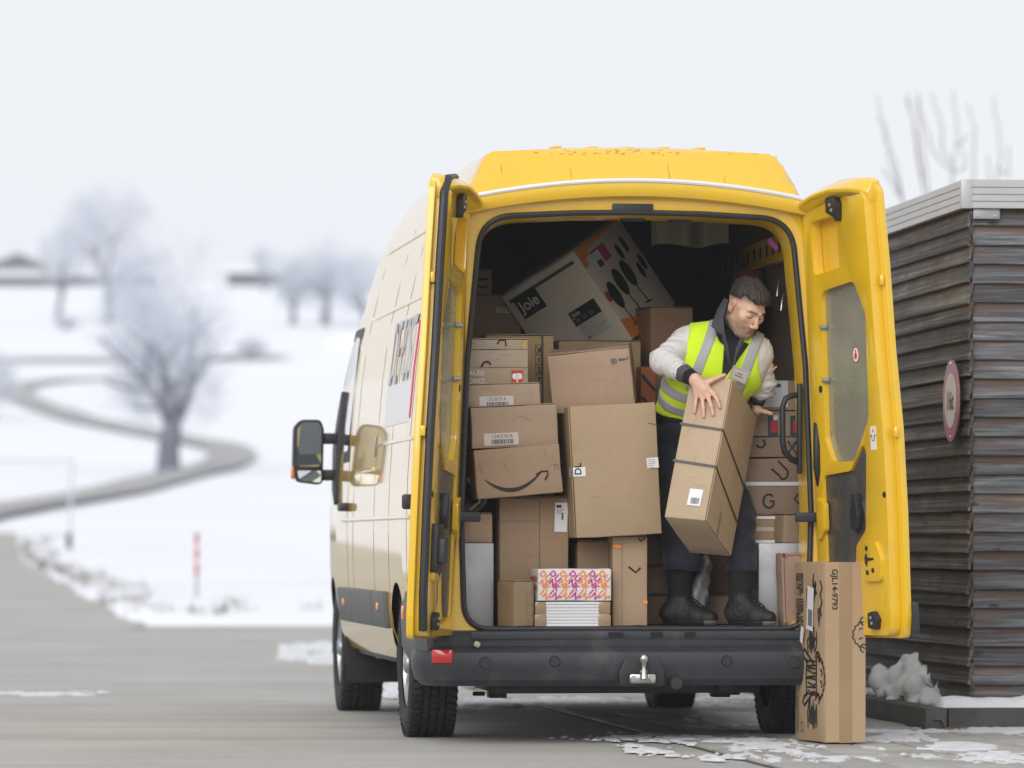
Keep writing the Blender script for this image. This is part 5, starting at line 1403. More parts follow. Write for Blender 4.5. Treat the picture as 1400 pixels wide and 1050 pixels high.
b.text('front', 'me', b.w * .82, b.h * .965, .06, M['ink_pale'], ang=math.pi, off=.0045); b.text('front', 'me.', b.w * .98, b.h * .88, .06, M['ink_pale'], ang=math.pi, off=.0045)
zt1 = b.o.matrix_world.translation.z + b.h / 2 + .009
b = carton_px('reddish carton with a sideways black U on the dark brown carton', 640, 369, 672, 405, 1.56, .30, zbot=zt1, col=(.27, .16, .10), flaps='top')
b.stroke('front', [(b.w * .85, b.h * .64), (b.w * .45, b.h * .60), (b.w * .32, b.h * .42), (b.w * .55, b.h * .28), (b.w * .85, b.h * .34)], .010, M['ink'], off=.0045)
# grey coil of webbing by the left wall
co = empty('webbing_coil', VMX @ Vector((VL(640, 684, .5).x, .46, VL(640, 703, .36).z)), TH); tag(co, 'grey coil of webbing strap behind the small plain carton', 'strap')
M['web'] = mat('grey_webbing', (.10, .10, .11), rough=.6, var=.2)
for k in range(4):
    MB().tube([(.075 * math.cos(a) * (1 - .12 * k), .0 + .028 * k, .09 + .075 * math.sin(a) * (1 - .1 * k)) for a in np.linspace(0, math.tau, 25)[:-1]], .0145, n=6, closed=True).build('coil', M['web'], co)
MB().tube([(-.01, -.02, .16), (.035, -.03, .12), (.045, -.03, .06), (.0, -.03, .02)], .007, n=6).build('hook', M['alu_dull'], co)

# the big tilted printed carton
ZB = 23.55; k_ = ZB / F
B_ = Pw(784, 344, ZB)
p_ = Vector((99 * k_, -.27, 59 * k_)); q_ = Vector((80 * k_, .045, -120 * k_)); s3 = Vector((42 * k_, .30, 36 * k_))
ex = p_.normalized(); ez = (-q_ - ex * (-q_).dot(ex)).normalized(); ey = ez.cross(ex)
if ey.dot(s3) < 0: ey = -ey
wJ, hJ, dJ = p_.length, q_.length, .54
ctr = B_ - ex * wJ / 2 - ez * hJ / 2 + ey * dJ / 2
MJ = Matrix(((ex.x, ey.x, ez.x, ctr.x), (ex.y, ey.y, ez.y, ctr.y), (ex.z, ey.z, ez.z, ctr.z), (0, 0, 0, 1)))
b = carton('large pale printed carton wedged diagonally under the van roof', wJ, dJ, hJ, MJ, col=(.74, .65, .50), flaps='top')
JO = b
b.rect('front', b.w * .06, b.h * .90, b.w * .94, b.h * .935, M['ink_soft'], .0045)
pl = b.rect('front', b.w * .10, b.h * .70, b.w * .40, b.h * .93, M['ink'], .0050, 'logo_panel'); b.text('front', 'Joie', b.w * .125, b.h * .765, .078, M['ink_pale'], bold=.02, off=.0060, parent=pl)
pl = b.rect('front', b.w * .55, b.h * .19, b.w * .90, b.h * .53, M['ink_pale'], .0045, 'info_panel'); b.rect('front', b.w * .55, b.h * .38, b.w * .90, b.h * .53, M['ink'], .0054, 'print', pl)
b.text('front', 'Joie', b.w * .575, b.h * .47, .034, M['beige'], off=.0064, bold=.02, parent=pl)
for k in range(3): b.rect('front', b.w * (.585 + k * .09), b.h * .405, b.w * (.635 + k * .09), b.h * .45, M['ink_soft'], .0062, 'print', pl)
lines(b, 'front', b.w * .575, b.h * .36, b.w * .30, 9, .009, .002, parent=pl, off=.0056)
b.stroke('front', arc(b.w * .62, b.h * .205, .014, .014, 60, 300, 10), .004, M['ink'], off=.0056, parent=pl)
R_ = 'right'
b.mark(R_, [(.0, b.h * .93), (.0, b.h * .995), (b.d, b.h * .995), (b.d, b.h * .965), (b.d * .5, b.h * .955)], [(0, 1, 2, 3, 4)], M['orange'], .0045)
b.mark(R_, [(.0, b.h * .80), (.0, b.h * .995), (b.d * .20, b.h * .995), (b.d * .20, b.h * .92), (b.d * .06, b.h * .80)], [(0, 1, 2, 3, 4)], M['orange'], .0048)
b.mark(R_, [(.0, .0), (b.d * .7, .0), (b.d * .7, b.h * .06), (.0, b.h * .22)], [(0, 1, 2, 3)], M['orange'], .0045)
b.rect(R_, b.d * .20, b.h * .74, b.d * .50, b.h * .90, M['magenta'], .0046, 'print')
pl = b.rect(R_, b.d * .10, b.h * .70, b.d * .36, b.h * .88, M['white'], .0052, 'shipping_label'); b.rect(R_, b.d * .22, b.h * .72, b.d * .32, b.h * .79, M['ink_soft'], .006, 'barcode', pl)
def blob(cx, cy, rx, ry, ang, m):
    pts = arc(0, 0, rx, ry, 0, 345, 18); c_, s_ = math.cos(ang), math.sin(ang)
    b.mark(R_, [(cx + x * c_ - y * s_, cy + x * s_ + y * c_) for x, y in pts], [tuple(range(len(pts)))], m, .0050, 'picture')
for cx, cy in ((.18, .43), (.38, .50), (.58, .52)):
    blob(b.d * cx, b.h * cy, .045, .075, .0, M['ink']); b.stroke(R_, [(b.d * cx, b.h * cy - .07), (b.d * (cx + .03), b.h * cy - .17)], .010, M['ink']); b.stroke(R_, [(b.d * (cx - .03), b.h * cy - .17), (b.d * (cx + .09), b.h * cy - .175)], .008, M['ink'])
blob(b.d * .06, b.h * .46, .022, .03, 0, M['red'])
for cx, cy in ((.66, .73), (.80, .76), (.80, .46), (.90, .52)): blob(b.d * cx, b.h * cy, .022, .045, .0, M['ink'])
# brown cartons right of it, dark stack by the worker's leg
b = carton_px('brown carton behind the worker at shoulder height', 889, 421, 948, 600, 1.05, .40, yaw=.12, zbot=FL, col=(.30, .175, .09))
for i, (y0, y1) in enumerate(((735, 775), (776, 815), (816, 857))):
    pass
zz = FL
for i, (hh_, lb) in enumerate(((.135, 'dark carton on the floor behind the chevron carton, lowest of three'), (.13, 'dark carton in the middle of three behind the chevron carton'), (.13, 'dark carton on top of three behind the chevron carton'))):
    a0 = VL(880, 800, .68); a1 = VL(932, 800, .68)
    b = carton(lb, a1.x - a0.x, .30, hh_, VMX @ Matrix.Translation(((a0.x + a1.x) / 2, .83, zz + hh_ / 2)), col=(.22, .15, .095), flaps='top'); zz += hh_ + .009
a0 = VL(876, 600, .70); a1 = VL(897, 501, .70)
b = carton('orange and black printed carton squeezed beside the worker', a1.x - a0.x, .22, a1.z - zz, VMX @ Matrix.Translation(((a0.x + a1.x) / 2, .81, (a1.z + zz) / 2)), col=(.36, .10, .03), flaps=None)
for k in range(7): b.stroke('front', [(.005, b.h * (.95 - .13 * k)), (b.w * .9, b.h * (.86 - .13 * k))], .014, M['ink'], off=.0045)
# behind the legs
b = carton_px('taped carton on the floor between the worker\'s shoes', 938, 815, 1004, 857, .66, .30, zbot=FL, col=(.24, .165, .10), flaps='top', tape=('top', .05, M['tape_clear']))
zz = b.o.matrix_world.translation.z + b.h / 2 + .011
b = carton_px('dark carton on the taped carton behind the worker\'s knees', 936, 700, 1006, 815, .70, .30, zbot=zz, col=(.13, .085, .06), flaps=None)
f = Field((-.07, -.06, -.01), (.09, .06, .26), .006)
f.cone((-.02, 0, .03), (.0, 0, .10), .045, .05, .03); f.cone((.0, 0, .10), (.045, 0, .22), .045, .03, .03)
V, Fq = f.mesh(); V += .004 * np.sin(V @ np.array([[60, 90, -40], [30, 20, 70], [110, -50, 60]]))
V[:, 2] = np.maximum(V[:, 2], 0)
o = link('plastic_bag', mesh_np('plastic_bag', V, Fq), mat('grey_plastic_film', (.22, .22, .225), rough=.3)); o.matrix_world = VMX @ Matrix.Translation((VL(953, 850, .55).x, .55, FL)); tag(o, 'crumpled grey plastic bag standing behind the worker\'s shoe', 'bag')
o.scale = (1, 1, 1.32)
# right column standing on the right wheel box
zw = .929
b = carton_px('carton with shiny tape bands on the right metal wheel box', 1012, 705, 1060, 739, .44, .30, zbot=zw, col=(.36, .25, .155), flaps=None)
b.rect('front', 0, b.h * .88, b.w, b.h * .98, M['white'], .0045, 'tape'); b.rect('front', 0, .0, b.w, b.h * .10, M['white'], .0045, 'tape'); b.rect('front', 0, b.h * .42, b.w, b.h * .58, M['tape_clear'], .0042, 'tape')
zt2 = b.o.matrix_world.translation.z + b.h / 2 + .004
b = carton_px('small turned carton by the right door strap', 1071, 704, 1106, 739, .36, .14, yaw=.28, zbot=zw, col=K2, flaps='top')
def col_box(label, y0, y1, x0=1003, x1=1095, yl=.47, z=None, **k):
    q = carton_px(label, x0, y0, x1, y1, yl, .32, zbot=z, flaps=None, **k)
    return q, q.o.matrix_world.translation.z + q.h / 2 + .004
b, z_ = col_box('carton printed with a black G in the right stack', 662, 702, z=zt2, col=(.33, .225, .15))
b.stroke('front', arc(b.w * .52, b.h * .45, .026, .032, 40, 360, 14) + [(b.w * .52 + .004, b.h * .45)], .009, M['ink'], off=.0045); b.stroke('front', [(b.w * .96, b.h * .70), (b.w * .90, b.h * .52), (b.w * .97, b.h * .36)], .008, M['ink'], off=.0045)
b, z_ = col_box('carton printed with a tilted black U above the G carton', 627, 658, z=z_ + .001, col=(.34, .235, .155))
b.stroke('front', [(b.w * .56, b.h * .58), (b.w * .68, b.h * .30)] + arc(b.w * .735, b.h * .42, .022, .030, 230, 380, 8) + [(b.w * .66, b.h * .90)], .009, M['ink'], off=.0045)
b.rect('front', 0, -.012, b.w, .006, M['white'], .0048, 'tape')
b, z_ = col_box('carton with a black cross mark under the stickered carton', 598, 625, z=z_ + .001, col=(.33, .23, .155))
for sg in (1, -1): b.stroke('front', [(b.w * .80, b.h * (.5 + .32 * sg)), (b.w * .865, b.h * .5), (b.w * .93, b.h * (.5 + .32 * sg))], .008, M['ink'], off=.0045)
b.stroke('front', arc(b.w * .40, b.h * .7, .02, .02, 200, 420, 8), .010, M['ink'], off=.0045)
b, z_ = col_box('carton with red and navy stickers in the right stack', 562, 596, z=z_, col=(.40, .285, .18), x1=1096)
for a in (.50, .83):
    pl = b.rect('front', b.w * a, b.h * .03, b.w * (a + .15), b.h * .82, M['teal'], .0045, 'sticker'); b.rect('front', b.w * (a + .04), b.h * .16, b.w * (a + .145), b.h * .62, M['red'], .0052, 'print', pl); b.rect('front', b.w * (a + .08), b.h * .64, b.w * (a + .15), b.h * .83, M['white'], .0052, 'print', pl)
b, z_ = col_box('carton with large white address sheet topmost in the right stack', 520, 560, z=z_, col=(.42, .31, .20), x0=1020, x1=1099)
pl = b.rect('front', b.w * .28, b.h * .10, b.w * .72, b.h * .98, M['white'], .0045, 'address_label'); b.rect('front', b.w * .50, b.h * .76, b.w * .60, b.h * .88, M['ink_soft'], .0052, 'barcode', pl); lines(b, 'front', b.w * .33, b.h * .6, b.w * .2, 4, .009, .0018, parent=pl)
# leaning gift carton against the right wheel box
a0 = VL(1069, 853, .17); a1 = VL(1102, 757, .17)
b = carton('slim brown carton with dark red ornamental border leaning in the doorway', a1.x - a0.x, .10, a1.z - FL, VMX @ Matrix.Translation(((a0.x + a1.x) / 2, .235, (a1.z + FL) / 2 + .002)) @ Matrix.Rotation(.12, 4, 'Z') @ Matrix.Rotation(-.035, 4, 'Y'), col=(.36, .235, .165), flaps=None)
M['wine'] = mat('wine_print', (.16, .02, .03), rough=.6)
w1, h1, e = b.w, b.h, .008
b.stroke('front', [(e + .02, e), (w1 - e - .02, e), (w1 - e, e + .02), (w1 - e, h1 * .5 - .02), (w1 - e - .012, h1 * .5), (w1 - e, h1 * .5 + .02), (w1 - e, h1 - e - .02), (w1 - e - .02, h1 - e), (e + .02, h1 - e), (e, h1 - e - .02), (e, e + .02)], .0025, M['wine'], closed=True, off=.0045)
for u_, v_ in ((e, e), (w1 - e, e), (e, h1 - e), (w1 - e, h1 - e)): b.stroke('front', arc(u_, v_, .006, .006, 0, 360, 10), .006, M['wine'], off=.0046)
# red bag with black strap hung inside on the right wall
rb = empty('hanging_bag', VMX @ Vector((.79, 1.55, 2.02)), TH); tag(rb, 'dull red bag with black strap hanging under the load rail behind the worker', 'bag')
M['dull_red'] = mat('dull_red_cloth', (.24, .055, .055), rough=.85, var=.1)
MB().box((-.03, -.02, .13), (.13, .30, .26)).build('bag_body', M['dull_red'], rb, bevel=.03, seg=3); MB().box((-.035, -.02, .14), (.135, .07, .30)).build('strap', M['strap'], rb, bevel=.004)

# -- the parcel set down on the ground behind the van
gZ = 22.117; fc = Vector(((1128 - CX) * gZ / F, gZ, .017)); ph = math.radians(12.4)
bw, bd, bh = .192, .50, .822
Rz = Matrix.Rotation(ph, 4, 'Z')
ctr = fc + Rz.to_3x3() @ Vector((bw / 2, bd / 2, bh / 2))
b = carton('tall slim parcel with black line drawings standing on the ground by the right door', bw, bd, bh, Matrix.Translation(ctr) @ Rz, col=(.45, .30, .165), flaps='front', tape=('front', .062, M['tape']))
b.text('front', 'GJL14-9793', .031, b.h * .965, .038, M['ink'], ang=-math.pi / 2, bold=.022, off=.0085, sx=1.03)
def fluffy(f, cx, cy, r, a0, a1, n, wd, amp=.12, off=.0045, sx=1.0):
    pts = []
    for k in range(n * 5 + 1):
        t = k / (n * 5); a = math.radians(a0 + (a1 - a0) * t); rr = r * (1 - amp * abs(math.sin(t * n * math.pi)) + amp)
        pts.append((cx + sx * rr * math.cos(a), cy + rr * math.sin(a)))
    b.stroke(f, pts, wd, M['ink'], off=off)
# half of a woolly animal head cut by the right edge
cx, cy = b.w - .001, b.h * .60
fluffy('front', cx, cy, .058, 95, 265, 7, .006, off=.0085)
for sg in (1, -1):
    b.stroke('front', arc(cx - .010, cy + sg * .062, .016, .018, 60, 270, 8), .006, M['ink'], off=.0085)
    b.stroke('front', arc(cx - .022, cy + sg * .022, .009, .007, 40, 200, 6), .005, M['ink'], off=.0085)
# line drawing on the broad side: a lying woolly animal with scribbled clothes (turned a quarter)
L_ = 'left'; wl = .0145
cx, cy = b.d * .86, b.h * .355
fluffy(L_, cx - .02, cy, .088, -88, 88, 9, wl, sx=1.0)
for sg in (1, -1):
    b.stroke(L_, arc(cx - .04, cy + sg * .095, .034, .024, -60, 200, 10), wl, M['ink'], off=.0045)
    b.stroke(L_, arc(cx - .035, cy + sg * .09, .018, .012, -60, 200, 8), wl * .8, M['ink'], off=.0045)
    b.stroke(L_, arc(cx + .012, cy + sg * .026, .020, .013, -70, 110, 8), wl * .8, M['ink'], off=.0045)
    b.stroke(L_, [(cx - .10, cy + sg * .06), (cx - .19, cy + sg * .10), (cx - .26, cy + sg * .13), (cx - .29, cy + sg * .115), (cx - .265, cy + sg * .09), (cx - .20, cy + sg * .07)], wl, M['ink'], off=.0045)
R9 = random.Random(9)
for i in range(10):
    y = cy - .075 + i * .0165; b.stroke(L_, [(cx - .05 - R9.uniform(0, .02), y), (cx - .11, y + R9.gauss(0, .006)), (cx - .20 - R9.uniform(0, .03), y + R9.gauss(0, .008))], wl * .6, M['ink'], off=.0045)
b.stroke(L_, [(cx - .06, cy - .09), (cx - .06, cy + .09)], wl, M['ink'], off=.0045); b.stroke(L_, [(cx - .22, cy - .085), (cx - .235, cy), (cx - .22, cy + .085)], wl, M['ink'], off=.0045)
for base, hgt in ((cy + .17, .075), (cy - .165, .10)):
    for i in range(9):
        x = cx - .20 + i * .017; b.stroke(L_, [(x, base - hgt * .5 + R9.uniform(-.02, .02)), (x + R9.gauss(0, .008), base), (x + R9.gauss(.004, .01), base + hgt * .5 + R9.uniform(-.03, .03))], wl * .8, M['ink'], off=.0045)
    blobp = [(cx - .13 + .045 * math.cos(a) * (1 + .25 * math.sin(5 * a)), base + .028 * math.sin(a) * (1 + .2 * math.sin(4 * a))) for a in np.linspace(0, math.tau, 26)[:-1]]
    b.mark(L_, blobp, [tuple(range(len(blobp)))], M['ink'], .0046, 'print')
for i in range(15):
    x = cx - .10 + R9.gauss(0, .05); y0 = b.h * R9.uniform(.74, .96); b.stroke(L_, [(x, y0), (x + R9.gauss(0, .012), y0 - .03), (x + R9.gauss(0, .015), y0 - R9.uniform(.04, .09))], wl * .8, M['ink'], off=.0045)
b.stroke(L_, [(cx + .0, b.h * .90), (cx + .03, b.h * .86), (cx - .0, b.h * .82), (cx + .03, b.h * .78), (cx - .0, b.h * .74), (cx + .02, b.h * .70)], wl, M['ink'], off=.0045)
for i, (t, s0) in enumerate((('MODEL  ITEM  UNITS', .052), ('DO NOT STORE IN RAIN', .046), ('GJL14  -  COVERED', .052))):
    b.text(L_, t, b.d * (.22 - .075 * i), b.h * .94, s0, M['ink'], ang=-math.pi / 2, bold=.03, off=.0045, sx=.58)
b.text(L_, 'GARAGE', b.d * .17, b.h * .53, .036, M['ink_soft'], ang=-math.pi / 2, off=.0045)
b.stroke(L_, [(.04, b.h * .04), (.06, b.h * .04), (.06, b.h * .24), (.04, b.h * .24)], .006, M['ink'], closed=True, off=.0045); b.stroke(L_, [(.11, b.h * .05), (.15, b.h * .05), (.15, b.h * .10), (.11, b.h * .10)], .006, M['ink'], closed=True, off=.0045)
ship_label(b, L_, b.d * .44, b.h * .62, .105, .20, None, ang=-.10, off=.006)
b.rect(L_, b.d * .26, b.h * .545, b.d * .36, b.h * .64, M['white'], .012, 'delivery_pouch', ang=-.35)

# -- the parcel in the worker's arms
Zh = 22.36; kh = Zh / F
TR = Pw(1000, 518, Zh)
av = Vector((-39 * kh, -.209, -194 * kh)); bv = Vector((54 * kh, -.062, -5 * kh)); cv = Vector((39 * kh, .434, -49 * kh))
ez = (-av).normalized(); ex = (bv - ez * bv.dot(ez)).normalized(); ey = ez.cross(ex)
hH, wH, dH = av.length, bv.length, cv.length
ctr = TR - ez * hH / 2 - ex * wH / 2 + ey * dH / 2
MH = Matrix(((ex.x, ey.x, ez.x, ctr.x), (ex.y, ey.y, ez.y, ctr.y), (ex.z, ey.z, ez.z, ctr.z), (0, 0, 0, 1)))
b = carton('long carton with two black straps held tilted by the worker', wH, dH, hH, MH, col=(.50, .36, .225), flaps='right')
HB = b
for t in (.635, .375):
    mb = MB(); z = -b.h / 2 + b.h * t; e = .0085; wdt = .011
    def rr(zf, off): return [(-b.w / 2 - off, -b.d / 2 - off, zf(-1)), (b.w / 2 + off, -b.d / 2 - off, zf(0)), (b.w / 2 + off + .004, b.d / 2 + off, zf(1)), (-b.w / 2 - off, b.d / 2 + off, zf(2))]
    zf = lambda i: z + {-1: .014, 0: 0, 1: -.10 if True else 0, 2: -.08}[i]
    a_, c2 = rr(zf, e), rr(zf, e - .006)
    vs = [(*q[:2], q[2] - wdt / 2) for q in a_] + [(*q[:2], q[2] + wdt / 2) for q in a_]
    mb.add(vs, [(i, (i + 1) % 4, 4 + (i + 1) % 4, 4 + i) for i in range(4)])
    mb.build('strap', M['strap'], b.o, smooth=False)
pl = ship_label(b, 'front', b.w * .50, b.h * .095, b.w * .33, b.h * .115, None, ang=-.03)
b.rect('right', b.d * .40, .0, b.d * .45, b.h * .17, M['tape'], .009, 'tape_mark')

# ------------------------------------------------------------------ the worker
def vnorm(V, Fc):
    n = np.cross(V[Fc[:, 2]] - V[Fc[:, 0]], V[Fc[:, 3]] - V[Fc[:, 1]]); out = np.zeros_like(V)
    for i in range(4): np.add.at(out, Fc[:, i], n)
    return out / (np.linalg.norm(out, axis=1, keepdims=True) + 1e-12)
def wrinkle(V, Fc, amp, fr, seed, axis=None, sq=1.0):
    R = np.random.RandomState(seed); N = vnorm(V, Fc); W = V.copy()
    for k in range(3): W = W + .35 / fr * np.sin(V @ R.randn(3, 3) * fr * .55 + R.rand(3) * 6)
    d = np.zeros(len(V))
    for k in range(4):
        dr = R.randn(3); dr /= np.linalg.norm(dr)
        if axis is not None:
            a = np.array(axis, float); a /= np.linalg.norm(a); dr = a * .9 + dr * .45
        s = np.sin(W @ dr * fr * (1 + .45 * k) + R.rand() * 6)
        d += (1 - 2 * np.abs(s) ** sq) / (1 + .6 * k)
    return V + N * (amp * d / 2)[:, None]
def pin(px, py, Z): return np.array(Pw(px, py, Z))
PBASE = np.array([float(Pw(965, 743, 22.88).x), 22.88, .541])
MAN = empty('person', PBASE); tag(MAN, 'worker in yellow safety vest and dark trousers bending in the van doorway with a parcel', 'person')
def part(name, V, Fc, m, parent=MAN, ang=80):
    me = mesh_np(name, V - PBASE, Fc)
    return link(name, me, m, parent)

# joints (picture column, row, distance)
hbn = np.array(-(MH.to_3x3() @ Vector((0, 1, 0)))); hbo = np.array(MH @ Vector((0, -HB.d / 2, 0)))
def onb(px, py, off): return np.array(onplane(px, py, Vector(hbo + hbn * (.004 + off)), Vector(hbn)))
w0 = onb(950, 519, .036)
hipR, hipL = pin(929, 606, 22.95), pin(968, 606, 22.92)
kneeR, kneeL = pin(927, 705, 22.88), pin(1008, 702, 22.80)
ankR, ankL = pin(929, 822, 22.93), pin(1012, 822, 22.69)
shR, shL = pin(940, 467, 22.74), pin(1037, 482, 22.70)
elR, elL = pin(907, 494, 22.58), pin(1043, 526, 22.76)
wrR, wrL = w0, pin(1034, 552, 22.81)
neck = pin(1000, 458, 22.71)
pel, chest = (hipR + hipL) / 2 + [0, 0, .03], pin(988, 500, 22.70)
spine = chest - pel; spine /= np.linalg.norm(spine)
lat = shL - shR; lat -= spine * (lat @ spine); lat /= np.linalg.norm(lat)
fwd = np.cross(lat, spine)
if fwd[1] > 0: fwd = -fwd
box_lo, box_hi = pin(870, 870, 22.9) - [0, .75, 0], pin(1085, 360, 22.9) + [0, .35, 0]

def torso(f, g=0.0, k=.05):
    f.cone(pin(958, 474, 22.72), pin(1024, 486, 22.69), .095 + g, .095 + g, k)
    f.cone(pin(955, 500, 22.73), pin(1012, 508, 22.70), .115 + g, .112 + g, k)
    f.cone(pin(940, 535, 22.79), pin(985, 538, 22.76), .118 + g, .112 + g, k)
    f.cone(pin(930, 566, 22.87), pin(965, 568, 22.84), .112 + g, .110 + g, k)
    f.cone(hipR, hipL, .115 + g * .6, .112 + g * .6, k)
    f.cone(shR + [.0, 0, .005], neck, .062 + g, .06 + g, .04); f.cone(shL, neck, .06 + g, .06 + g, .04)

# skin: hidden trunk and limbs, head, hands in one mesh
f = Field(box_lo, box_hi, .014)
torso(f, -.03)
for a, b_, c in ((hipR, kneeR, ankR), (hipL, kneeL, ankL)):
    f.cone(a, b_, .08, .05, .03); f.cone(b_, c, .05, .035, .02)
for a, b_, c in ((shR, elR, wrR), (shL, elL, wrL)):
    f.cone(a, b_, .045, .036, .02); f.cone(b_, c, .036, .026, .02)
f.cone(neck, pin(1014, 436, 22.66), .05, .048, .02)
skinV, skinF = [], []
V, Fq = f.mesh(); skinV.append(V); skinF.append(Fq)
cols = [np.tile([.40, .24, .17], (len(V), 1))]

# head, modelled upright in its own frame (x its right, y forward, z up)
yaw_, pit_ = math.radians(33), math.radians(35)
fh = np.array([math.sin(yaw_) * math.cos(pit_), -math.cos(yaw_) * math.cos(pit_), -math.sin(pit_)])
uh = np.array([.10, 0, 1.0]); uh -= fh * (uh @ fh); uh /= np.linalg.norm(uh); rh = np.cross(fh, uh)
HR = np.stack([rh, fh, uh], 1) * 1.02; HC = pin(1019, 421.5, 22.60)
f = Field((-.15, -.17, -.24), (.15, .16, .17), .0026)
f.ball((0, -.018, .045), (.075, .098, .090), .02)
f.ball((0, .028, -.018), (.063, .072, .095), .03)
f.ball((0, .046, -.074), (.047, .048, .040), .025)
f.cone((-.012, .080, -.100), (.012, .080, -.100), .016, .016, .02)
for s_ in (-1, 1):
    f.cone((s_ * .058, -.002, -.06), (s_ * .036, .062, -.095), .014, .013, .025)     # jaw line
    f.ball((s_ * .044, .066, -.010), .021, .02)                                       # cheek bone
    f.ball((s_ * .032, .106, .010), (.019, .020, .013), .012, 's')                    # socket
    f.ball((s_ * .032, .0815, .009), (.0155, .0135, .0135), .005)                     # lid and eye
    f.cone((s_ * .014, .097, .030), (s_ * .044, .078, .034), .0085, .006, .014)       # brow
    f.ball((s_ * .0115, .109, -.034), (.0085, .011, .0075), .006)                     # nostril wing
    f.ball((s_ * .077, -.008, .002), (.010, .019, .031), .006); f.ball((s_ * .084, -.003, .004), (.006, .011, .020), .005, 's')
    f.ball((s_ * .074, -.002, -.024), (.009, .010, .011), .006)
f.cone((0, .094, .024), (0, .119, -.022), .0075, .0105, .010); f.ball((0, .120, -.026), (.0115, .011, .010), .006)
f.cone((-.018, .0955, -.0605), (.018, .0955, -.0605), .0052, .0052, .006); f.cone((-.015, .0955, -.0715), (.015, .0955, -.0715), .0062, .0062, .006)
f.cone((-.022, .102, -.0660), (.022, .102, -.0660), .0022, .0022, .003, 's')
NKL = (np.linalg.inv(HR) @ (neck + spine * -.02 - HC)); f.cone((0, -.028, -.045), NKL, .053, .056, .03)
HV, HF = f.mesh(); HV = relax(HV, HF, 1, .5)
x, y, z = HV.T
def sm(a, b_, v): t = np.clip((v - a) / (b_ - a), 0, 1); return t * t * (3 - 2 * t)
base = np.tile(np.array([.70, .445, .325]), (len(HV), 1))
nz_ = fbm(HV[:, 0] * 60 + 9, HV[:, 2] * 60 + HV[:, 1] * 40, 5, 3) - .5
base *= (1 + .16 * nz_)[:, None]
def blend(w_, c):
    global base
    base = base * (1 - w_[:, None]) + np.array(c) * w_[:, None]
blend(.55 * np.exp(-(((np.abs(x) - .04) / .022) ** 2 + ((z + .018) / .024) ** 2)) * (y > .03), (.60, .31, .23))
blend(.35 * np.exp(-((x / .016) ** 2 + ((z + .026) / .016) ** 2)) * (y > .09), (.58, .28, .21))
blend(.6 * (np.abs(x) > .070) * (np.abs(y + .005) < .03) * (z < .04) * (z > -.04), (.60, .30, .23))
beard = sm(-.030, -.055, z - .25 * np.clip(.03 - y, 0, .1)) * (y > -.03) * sm(-.135, -.118, z)
side = sm(.052, .066, np.abs(x)) * (z < .02) * (z > -.10) * (y > -.015) * (y < .045)
beard = np.maximum(beard * (1 - .75 * np.exp(-((x / .010) ** 2 + ((z + .083) / .006) ** 2))), side * .35)
mous = np.exp(-((z + .0495) / .0065) ** 2) * (np.abs(x) < .030) * (y > .07)
blend(np.clip(.80 * np.maximum(beard, mous) * (.75 + .9 * nz_), 0, .85), (.060, .040, .030))
blend(.75 * np.exp(-(((z + .0655) / .0085) ** 2 + (x / .021) ** 2)) * (y > .088), (.46, .16, .135))
blend(.8 * np.exp(-((z + .0660) / .0020) ** 2) * (np.abs(x) < .021) * (y > .088), (.14, .05, .04))
for s_ in (-1, 1):
    bl = np.exp(-(((z - .0335 + .10 * (np.abs(x) - .032) * (np.abs(x) > .034)) / .0052) ** 2)) * sm(.009, .014, s_ * x) * (1 - sm(.042, .050, s_ * x)) * sm(.062, .070, y)
    blend(.92 * bl, (.030, .022, .016))
    lash = np.exp(-((z - .0025 - 5 * (np.abs(x) - .032) ** 2) / .0024) ** 2) * (s_ * x > .018) * (s_ * x < .047) * (y > .07)
    blend(.9 * lash, (.025, .016, .012))
    blend(.35 * np.exp(-(((z - .017) / .007) ** 2 + ((np.abs(x) - .032) / .018) ** 2)) * (y > .07) * (s_ * x > 0), (.28, .14, .10))
fade = sm(.018, .060, z - .40 * y) * (y < .088) * (1 - sm(.05, .09, y))
blend(np.clip(.80 * fade, 0, .85), (.085, .070, .062))
skinV.append(HV @ HR.T + HC); skinF.append(HF); cols.append(base)

# hands
f = Field(onb(925, 585, 0) - [.03, .06, .03], onb(1005, 490, 0) + [.03, .09, .03], .0027)
kn = [onb(976, 539, .017), onb(968.5, 544, .019), onb(960, 545, .018), onb(952, 542, .016)]
md = [onb(981, 548, .016), onb(972.5, 556, .017), onb(961.3, 558.5, .017), onb(950.5, 554, .015)]
tp = [onb(984, 557, .008), onb(975, 567, .008), onb(962, 569.5, .008), onb(949.5, 564, .008)]
for k_, (a, b_, c) in enumerate(zip(kn, md, tp)):
    r = (.0088, .0092, .0088, .0078)[k_]
    f.cone(w0, a, .022, .0115, .012); f.cone(a, b_, r * 1.08, r, .004); f.cone(b_, c, r, r * .80, .003); f.ball(b_, r * 1.04, .003)
pc_ = onb(963, 532, .020); f.cone(w0, pc_, .024, .026, .015)
tb, tm, tt = onb(963, 525, .022), onb(978, 517.5, .018), onb(990.5, 512.5, .012)
f.cone(tb, tm, .0155, .0105, .010); f.cone(tm, tt, .0105, .008, .004); f.ball(tm, .0108, .004)
f.cone(w0, (w0 + (elR - w0) * .25), .024, .027, .015)
V, Fq = f.mesh(); V = relax(V, Fq, 1, .5)
cc_ = np.tile([.70, .44, .325], (len(V), 1)) * (1 + .14 * (fbm(V[:, 0] * 70, V[:, 2] * 70, 8, 3) - .5))[:, None]
